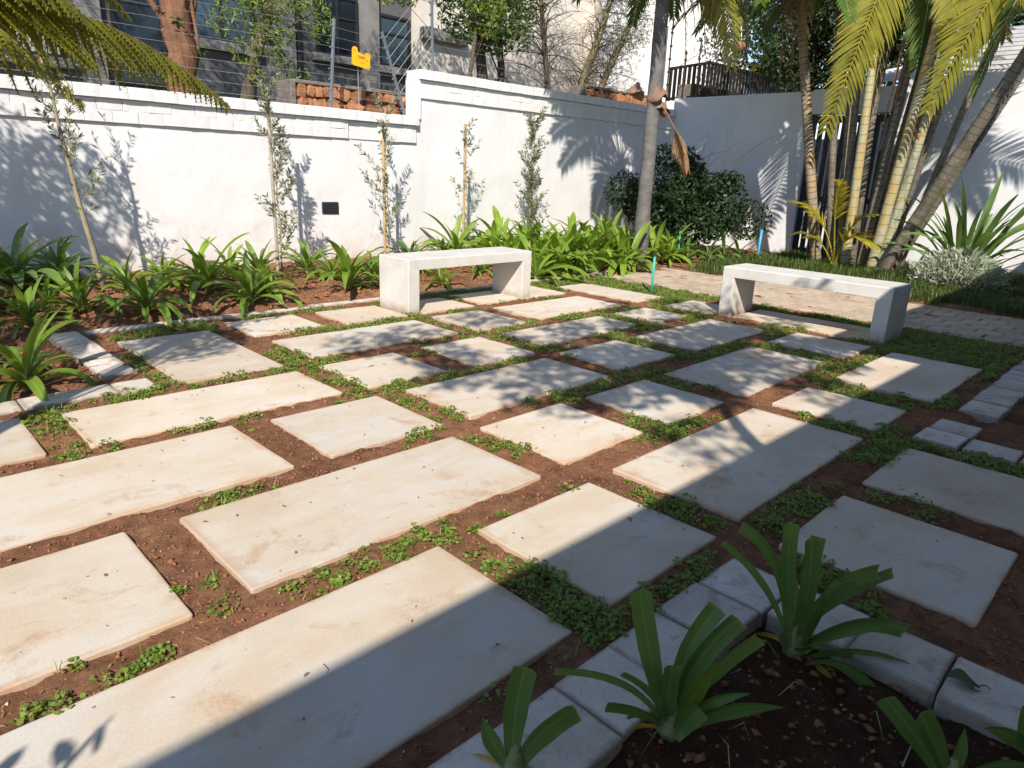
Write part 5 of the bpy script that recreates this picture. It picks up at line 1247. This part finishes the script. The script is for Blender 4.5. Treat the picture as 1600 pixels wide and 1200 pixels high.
tree('tree', 'dark-trunked tree hung with bright green drooping leaves left of the stone wall', 'tree', (4.4, 9.8, -.2), [(4.36, 9.8, -.2), (4.38, 9.8, 1.7), (4.55, 9.8, 2.4), (4.8, 9.8, 3.1), (5.0, 9.9, 4.2)], .12, .07, 'darkbark',
     lumps((4.42, 9.7, 2.62, .20), (4.72, 9.65, 2.78, .22), (4.98, 9.7, 2.95, .20), (4.6, 9.7, 3.1, .24), (4.95, 9.7, 2.62, .16), (5.22, 9.65, 2.42, .14), (5.02, 9.7, 2.38, .10), (4.35, 9.8, 3.25, .22), (5.42, 9.6, 3.25, .28), (5.5, 9.55, 3.0, .16), (4.15, 9.7, 2.95, .2), (4.85, 9.6, 3.35, .3), (4.55, 9.65, 2.35, .12), (5.2, 9.7, 3.5, .3), (4.7, 9.8, 3.6, .45), (5.0, 9.9, 4.3, .7), (4.2, 9.9, 4.1, .5), (5.6, 10.0, 6.3, 1.0), (6.6, 10.2, 6.6, .8), (4.4, 10.1, 6.6, .9)), 12500, .042, 'limeleaf', .26, 12, GT, 10, .7)
tree('tree', 'broad-leaved tree overhanging the step in the white wall', 'tree', (9.3, 10.2, -.2), [(9.5, 10.2, -.2), (9.55, 10.2, 2.2), (9.58, 10.2, 3.1), (9.4, 10.2, 4.2)], .09, .05, 'darkbark',
     lumps((8.5, 10.1, 3.75, .42), (9.0, 10.0, 3.72, .38), (9.5, 10.1, 3.85, .42), (9.95, 10.2, 3.95, .40), (8.6, 10.0, 4.3, .5), (9.4, 10.2, 4.6, .7), (10.2, 10.2, 4.3, .4), (8.85, 9.9, 3.45, .28), (9.3, 10.0, 3.45, .3), (9.8, 10.0, 3.6, .3), (8.35, 9.9, 3.5, .25), (8.1, 10.1, 4.1, .3), (7.6, 10.2, 6.4, .9), (9.0, 10.2, 6.6, .9), (10.2, 10.2, 6.3, .7)), 10500, .048, 'treeleaf', .42, 13, GT, 9)
b_ = tree('tree', 'pale sunlit branch tips of a broad-leaved tree above the fence corner', 'tree', (8.3, 9.6, -.2), [(8.3, 9.9, -.2), (8.3, 9.8, 2.0), (8.5, 9.7, 3.4), (8.5, 9.7, 4.2)], .05, .025, 'darkbark',
     lumps((8.62, 9.55, 3.55, .2), (8.4, 9.55, 3.9, .25), (8.75, 9.5, 3.85, .2), (6.6, 9.5, 3.78, .28), (6.95, 9.55, 3.72, .2), (7.6, 9.6, 4.2, .4)), 1900, .045, 'limeleaf', .4, 14, GT, 6)
def bare_tree(label, pts, r0, seed, crown_lobes, n, bark='lichen'):
    e = empty('tree', pts[0]); tag(e, label, 'tree', GT); R = random.Random(seed); b = MB()
    P = [Vector(p) for p in pts]; q = []
    for i in range(len(P) - 1): q += [P[i].lerp(P[i + 1], k / 4) for k in range(4)]
    q.append(P[-1]); b.tube(q, [r0 * (1 - .6 * i / (len(q) - 1)) for i in range(len(q))], 8)
    at_parent(b, 'trunk', M[bark], e, True); b = MB()
    for i in range(84):
        s = q[R.randint(len(q) // 3, len(q) - 1)]; d = Vector((R.gauss(0, 1), R.gauss(0, .6), R.uniform(-.1, 1.5))).normalized(); L = R.uniform(.5, 1.3)
        m = s + d * L * .5 + Vector((0, 0, .12)); t = s + d * L + Vector((R.gauss(0, .1), R.gauss(0, .1), -.15)); b.tube(bez(s, m, t, 7), [.012 * (1 - .13 * j) for j in range(7)], 4, caps=False)
        for k in range(5):
            s2 = s.lerp(t, R.uniform(.3, .9)) + Vector((0, 0, .04)); t2 = s2 + Vector((R.gauss(0, .3), R.gauss(0, .25), R.uniform(-.45, .3))); b.tube(bez(s2, s2.lerp(t2, .5) + Vector((0, 0, .06)), t2, 5), [.004, .004, .003, .003, .002], 3, caps=False)
    at_parent(b, 'branches', M['darkbark'], e)
    crown(e, 'crown', n, crown_lobes, .042, 'olive', .26, seed)
bare_tree('lichen-barked thin-twigged tree left of the palm trunk', [(11.4, 10, -.2), (11.5, 10, 2.4), (11.75, 10, 3.2), (12.2, 10, 4.1), (12.6, 10, 5.2)], .12, 31, lumps((12.4, 9.9, 4.2, .5), (11.9, 9.9, 5.2, .8), (12.9, 9.9, 5.4, .9), (10.9, 10.2, 5.8, .9), (12.2, 10.3, 6.4, 1.0), (11.4, 10.2, 7.2, .9)), 6500)
bare_tree('leaning twiggy tree behind the rubble wall nearest the palm trunk', [(11.9, 9.9, -.2), (12.0, 9.9, 2.6), (12.35, 9.9, 3.3), (13.0, 9.9, 4.3), (13.3, 9.9, 5.0)], .10, 32, lumps((13.0, 9.8, 4.2, .45), (12.6, 9.8, 3.9, .3), (10.6, 9.9, 6.9, .8), (12.0, 9.9, 7.6, .9), (13.2, 9.9, 6.9, .8)), 5200)
bare_tree('dark thin-stemmed tree in front of the dappled cream wall', [(10.75, 10.0, -.2), (10.7, 10.0, 2.6), (10.55, 10.0, 3.4), (10.35, 10.0, 4.4), (10.3, 10.0, 5.2)], .07, 33, lumps((10.3, 9.9, 4.6, .5), (10.7, 9.9, 4.9, .4), (9.3, 9.9, 6.9, .8), (10.2, 9.9, 7.5, .8)), 4200, 'darkbark')
tree('tree', 'dark stump-like trunk with ivy sprigs beside the broad-leaved tree', 'tree', (9.1, 10.1, -.2), [(9.12, 10.1, -.2), (9.1, 10.1, 2.3), (9.0, 10.1, 3.0), (8.8, 10.1, 3.9)], .13, .08, 'darkbark', lumps((9.35, 9.95, 2.75, .16), (8.85, 10, 3.8, .3), (9.2, 10, 4.2, .4)), 700, .04, 'darkleaf', .5, 35, GT, 3)
# green mass beyond the back wall
for i, (x, y, z, r, lab) in enumerate(((14.6, 6.4, 4.4, 1.5, 'dark green tree behind the slender palm stem'), (14.8, 5.0, 4.5, 1.6, 'dark green tree behind the middle of the cane clump'), (15.4, 3.6, 4.8, 1.5, 'dark green tree behind the leaning palm stems'), (17.8, 8.4, 5.4, 1.9, 'large dark tree at the right side of the white gabled house'), (15.2, 2.2, 5.6, 1.4, 'dark tree above the ribbed roof at the frame edge'))):
    tree('tree', lab, 'tree', (x, y, -.3), [(x, y, -.3), (x + .05, y, 1.6), (x - .05, y + .1, 2.6), (x, y, z + .2)], .11, .05, 'darkbark', rand_lobes((x, y, z), (r, r, r * 1.15), 22, 50 + i, .42), 10500, .065, 'darkleaf', .4, 60 + i, 'dark trees beyond the back wall', 8)
fs = tree('flowering_shrub', 'shrub dotted with amber flowers behind the railing end', 'shrub', (16.0, 7.95, -.3), [(16.0, 7.95, -.3), (16, 7.95, 1.5), (16.0, 7.95, 3.0)], .06, .03, 'darkbark', rand_lobes((16.0, 7.95, 3.75), (.65, .65, .7), 10, 71, .42), 2600, .05, 'treeleaf', .4, 72, None, 5)
crown(fs, 'blossom', 420, rand_lobes((15.95, 7.9, 3.75), (.75, .75, .75), 12, 73, .3), .045, 'flower', .8, 74)
# hanging basket against the white gable
hb = empty('hanging_basket', (12.6, 7.1, 3.6)); tag(hb, 'small brown hanging basket in front of the white gabled house', 'basket')
b = MB(); b.tube([(0, 0, -.12), (0, 0, -.09), (0, 0, .0), (0, 0, .05)], [.06, .11, .13, .12], 12); b.build('pot', M['hangpot'], hb, True)
b = MB(); [b.tube([(math.cos(a) * .12, math.sin(a) * .12, .05), (0, 0, .45)], .004, 4) for a in (0, 2.1, 4.2)]; b.tube([(0, 0, .45), (0, 0, 1.4)], .004, 4); b.build('hanger', M['wire'], hb)

# ------------------------------------------------------------------ tree fern reaching in, and the trees outside the frame that throw the dappled shade
def fern_frond(parent, ctrl, L2, seed, n=30, name='frond'):
    p0, p1, p2 = [np.array(c, float) for c in ctrl]; g = np.random.default_rng(seed)
    rb = MB(); rb.tube(bez(p0, p1, p2, 14), [.011 * (1 - .85 * i / 13) for i in range(14)], 5); V = [np.array(rb.v)]; F_ = [list(f) for f in rb.f]; MI = [1] * len(F_); base = len(rb.v)
    for i in range(n):
        t = .16 + .84 * (i + .5) / n; p = p0 * (1 - t) ** 2 + p1 * 2 * t * (1 - t) + p2 * t * t; T = (p1 - p0) * 2 * (1 - t) + (p2 - p1) * 2 * t; T /= np.linalg.norm(T)
        S = np.cross(T, (0, 0, 1)); S /= np.linalg.norm(S); env = min(1, (t + .15) * 1.6) * (1 - .88 * max(0, (t - .35) / .65) ** 1.1)
        for sd in (-1, 1):
            L = L2 * env * g.uniform(.9, 1.1); d = S * sd * .55 + T * .38 + np.array([0, 0, -.62]) * g.uniform(.6, 1.25); d /= np.linalg.norm(d)
            m = max(6, int(L / .024)); s2 = np.cross(d, np.cross(d, S * 0 + np.array([0, 0, 1.0]))); s2 = np.cross(d, (0, 0, 1)); s2 /= np.linalg.norm(s2)
            for k in range(7):
                u0, u1 = k / 7, (k + 1) / 7; q0 = p + d * L * u0 + np.array([0, 0, -.12]) * L * u0 * u0; q1 = p + d * L * u1 + np.array([0, 0, -.12]) * L * u1 * u1
                a0, a1 = s2 * .026 * (1 - .9 * u0) * (.5 + .5 * env), s2 * .026 * (1 - .9 * u1) * (.5 + .5 * env)
                V.append(np.array([q0 - a0, q0 + a0, q1 + a1, q1 - a1])); F_.append([base, base + 1, base + 2, base + 3]); MI.append(0); base += 4
            for k in range(m):
                u = (k + .5) / m; q = p + d * L * u + np.array([0, 0, -.12]) * L * u * u; l3 = .062 * (1 - .75 * u) * (.5 + .5 * env)
                for e3 in (-1, 1):
                    dd = s2 * e3 + d * .45; dd /= np.linalg.norm(dd); w3 = d * .0075 * (1 - .45 * u); tip = q + dd * l3 + np.array([0, 0, -.010])
                    V.append(np.array([q - w3, q + w3, tip + w3 * .25, tip - w3 * .25])); F_.append([base, base + 1, base + 2, base + 3]); MI.append(0); base += 4
    V = np.concatenate(V) - np.array(parent.location)
    return link(name, mesh(name, [tuple(v) for v in V], F_, [M['fern'], M['husk']], False, MI), parent)
tf = empty('tree_fern', (-.35, 4.75, 0)); tag(tf, 'tree fern whose long feathery yellow-green frond hangs across the upper wall', 'fern')
b = MB(); b.tube([(-.35, 4.75, -.1), (-.35, 4.75, .6), (-.33, 4.76, 1.2), (-.32, 4.77, 1.62)], [.13, .11, .10, .11], 12); at_parent(b, 'trunk', M['darkbark'], tf, True)
T0 = (-.32, 4.77, 1.62)
fern_frond(tf, (T0, (1.0, 4.9, 2.48), (2.14, 5.0, 1.60)), .62, 1, 54)
fern_frond(tf, (T0, (.8, 5.1, 2.5), (1.42, 5.35, 1.80)), .5, 2, 42)
fern_frond(tf, (T0, (.8, 4.7, 2.55), (1.30, 4.75, 1.92)), .45, 4, 40)
fern_frond(tf, (T0, (.95, 5.05, 2.95), (1.74, 5.55, 2.14)), .34, 3, 34)
for i in range(9):
    a = 1.5 + i * .62; d = Vector((math.cos(a), math.sin(a), 0)); t0 = Vector(T0); L = 1.5
    if abs(a % 6.283) < .35: continue
    fern_frond(tf, (t0, t0 + d * L * .55 + Vector((0, 0, .75)), t0 + d * L + Vector((0, 0, -.15))), .42, 10 + i, 26)
GO = 'trees outside the frame that shade the court'
tree('shade_tree', 'leafy tree beside the court whose shade dapples the end of the white wall', 'tree', (-.9, 6.1, -.2), [(-.9, 6.1, -.2), (-.8, 6.15, 1.2), (-.6, 6.2, 2.2), (-.35, 6.2, 3.2)], .08, .05, 'darkbark',
     [((-.30, 6.25, 2.45), (.55, .5, .5)), ((-.25, 6.3, 2.1), (.5, .4, .35)), ((-.7, 6.1, 2.2), (.5, .5, .45)), ((.02, 6.2, 2.85), (.42, .4, .35)), ((-.45, 6.3, 3.1), (.55, .5, .4)), ((.30, 6.35, 3.0), (.25, .25, .22)), ((-1.1, 6.2, 2.8), (.5, .5, .5)), ((.16, 6.3, 2.35), (.25, .3, .3))], 6500, .045, 'treeleaf', .35, 91, GO, 7)
tree('shade_tree', 'light-leaved tree beside the court whose shade streaks the slab in the kerb corner', 'tree', (-1.2, 2.2, -.2), [(-1.2, 2.2, -.2), (-1.1, 2.3, 1.2), (-.9, 2.5, 2.2), (-.6, 2.8, 2.9)], .07, .04, 'darkbark',
     [((-.55, 2.7, 2.6), (.40, .35, .25)), ((-.30, 3.0, 2.5), (.35, .3, .22)), ((-.8, 2.5, 2.9), (.4, .4, .3)), ((.05, 3.45, 2.3), (.30, .28, .2)), ((.5, 3.6, 2.35), (.25, .2, .15))], 1500, .05, 'treeleaf', .25, 92, GO, 5)
R = random.Random(17); lobs = []
for i in range(140):
    gx = R.uniform(2.5, 6.3); gy = R.uniform(1.5, 4.4)              # where this clump's shade lands
    wgt = math.exp(-(((gx - 4.35) / 1.15) ** 2 + ((gy - 2.75) / .95) ** 2)) + .08
    if R.random() > wgt * 1.5: continue
    h = R.uniform(3.5, 4.3); r = R.uniform(.13, .30); lobs.append(((gx - .84 * h, gy - .83 * h, h), (r * 1.2, r * 1.2, r * .7)))
tree('shade_tree', 'airy tree over the house eave whose shade dapples the middle slabs', 'tree', (1.0, -.72, -.2), [(1.0, -.72, -.2), (1.0, -.70, 1.4), (1.05, -.6, 2.6), (1.3, -.4, 3.7)], .06, .03, 'darkbark',
     lobs, 11000, .05, 'treeleaf', .4, 93, GO, len(lobs), .3, .2, .9)
e = empty('broad_leaf_shrub', (-1.0, .50, -.05)); tag(e, 'broad-leaved shrub beside the viewer whose leaf shadows fall on the nearest slabs', 'shrub')
b = MB(); R = random.Random(8); V = []
for i in range(9):
    a = R.uniform(0, 6.28); t = Vector((math.cos(a) * .45 * R.random(), math.sin(a) * .35 * R.random(), R.uniform(.85, 1.35))); b.tube(bez((0, 0, 0), t * .5 + Vector((0, 0, .1)), t, 6), [.01, .009, .008, .006, .005, .003], 5)
    for k in range(2):
        d = Vector((R.gauss(0, 1), R.gauss(0, 1), R.uniform(-.3, .6))).normalized(); s = t.lerp(Vector((0, 0, .5)), .12 * k); wv = d.cross(Vector((R.gauss(0, 1), R.gauss(0, 1), R.gauss(0, 1)))).normalized(); L = R.uniform(.05, .09)
        me_v = [s, s + d * L * .3 + wv * L * .28, s + d * L * .7 + wv * L * .24, s + d * L, s + d * L * .7 - wv * L * .24, s + d * L * .3 - wv * L * .28]; link('leaf', mesh('leaf', me_v, [(0, 1, 2, 3, 4, 5)], M['treeleaf']), e)
b.build('stems', M['darkbark'], e)
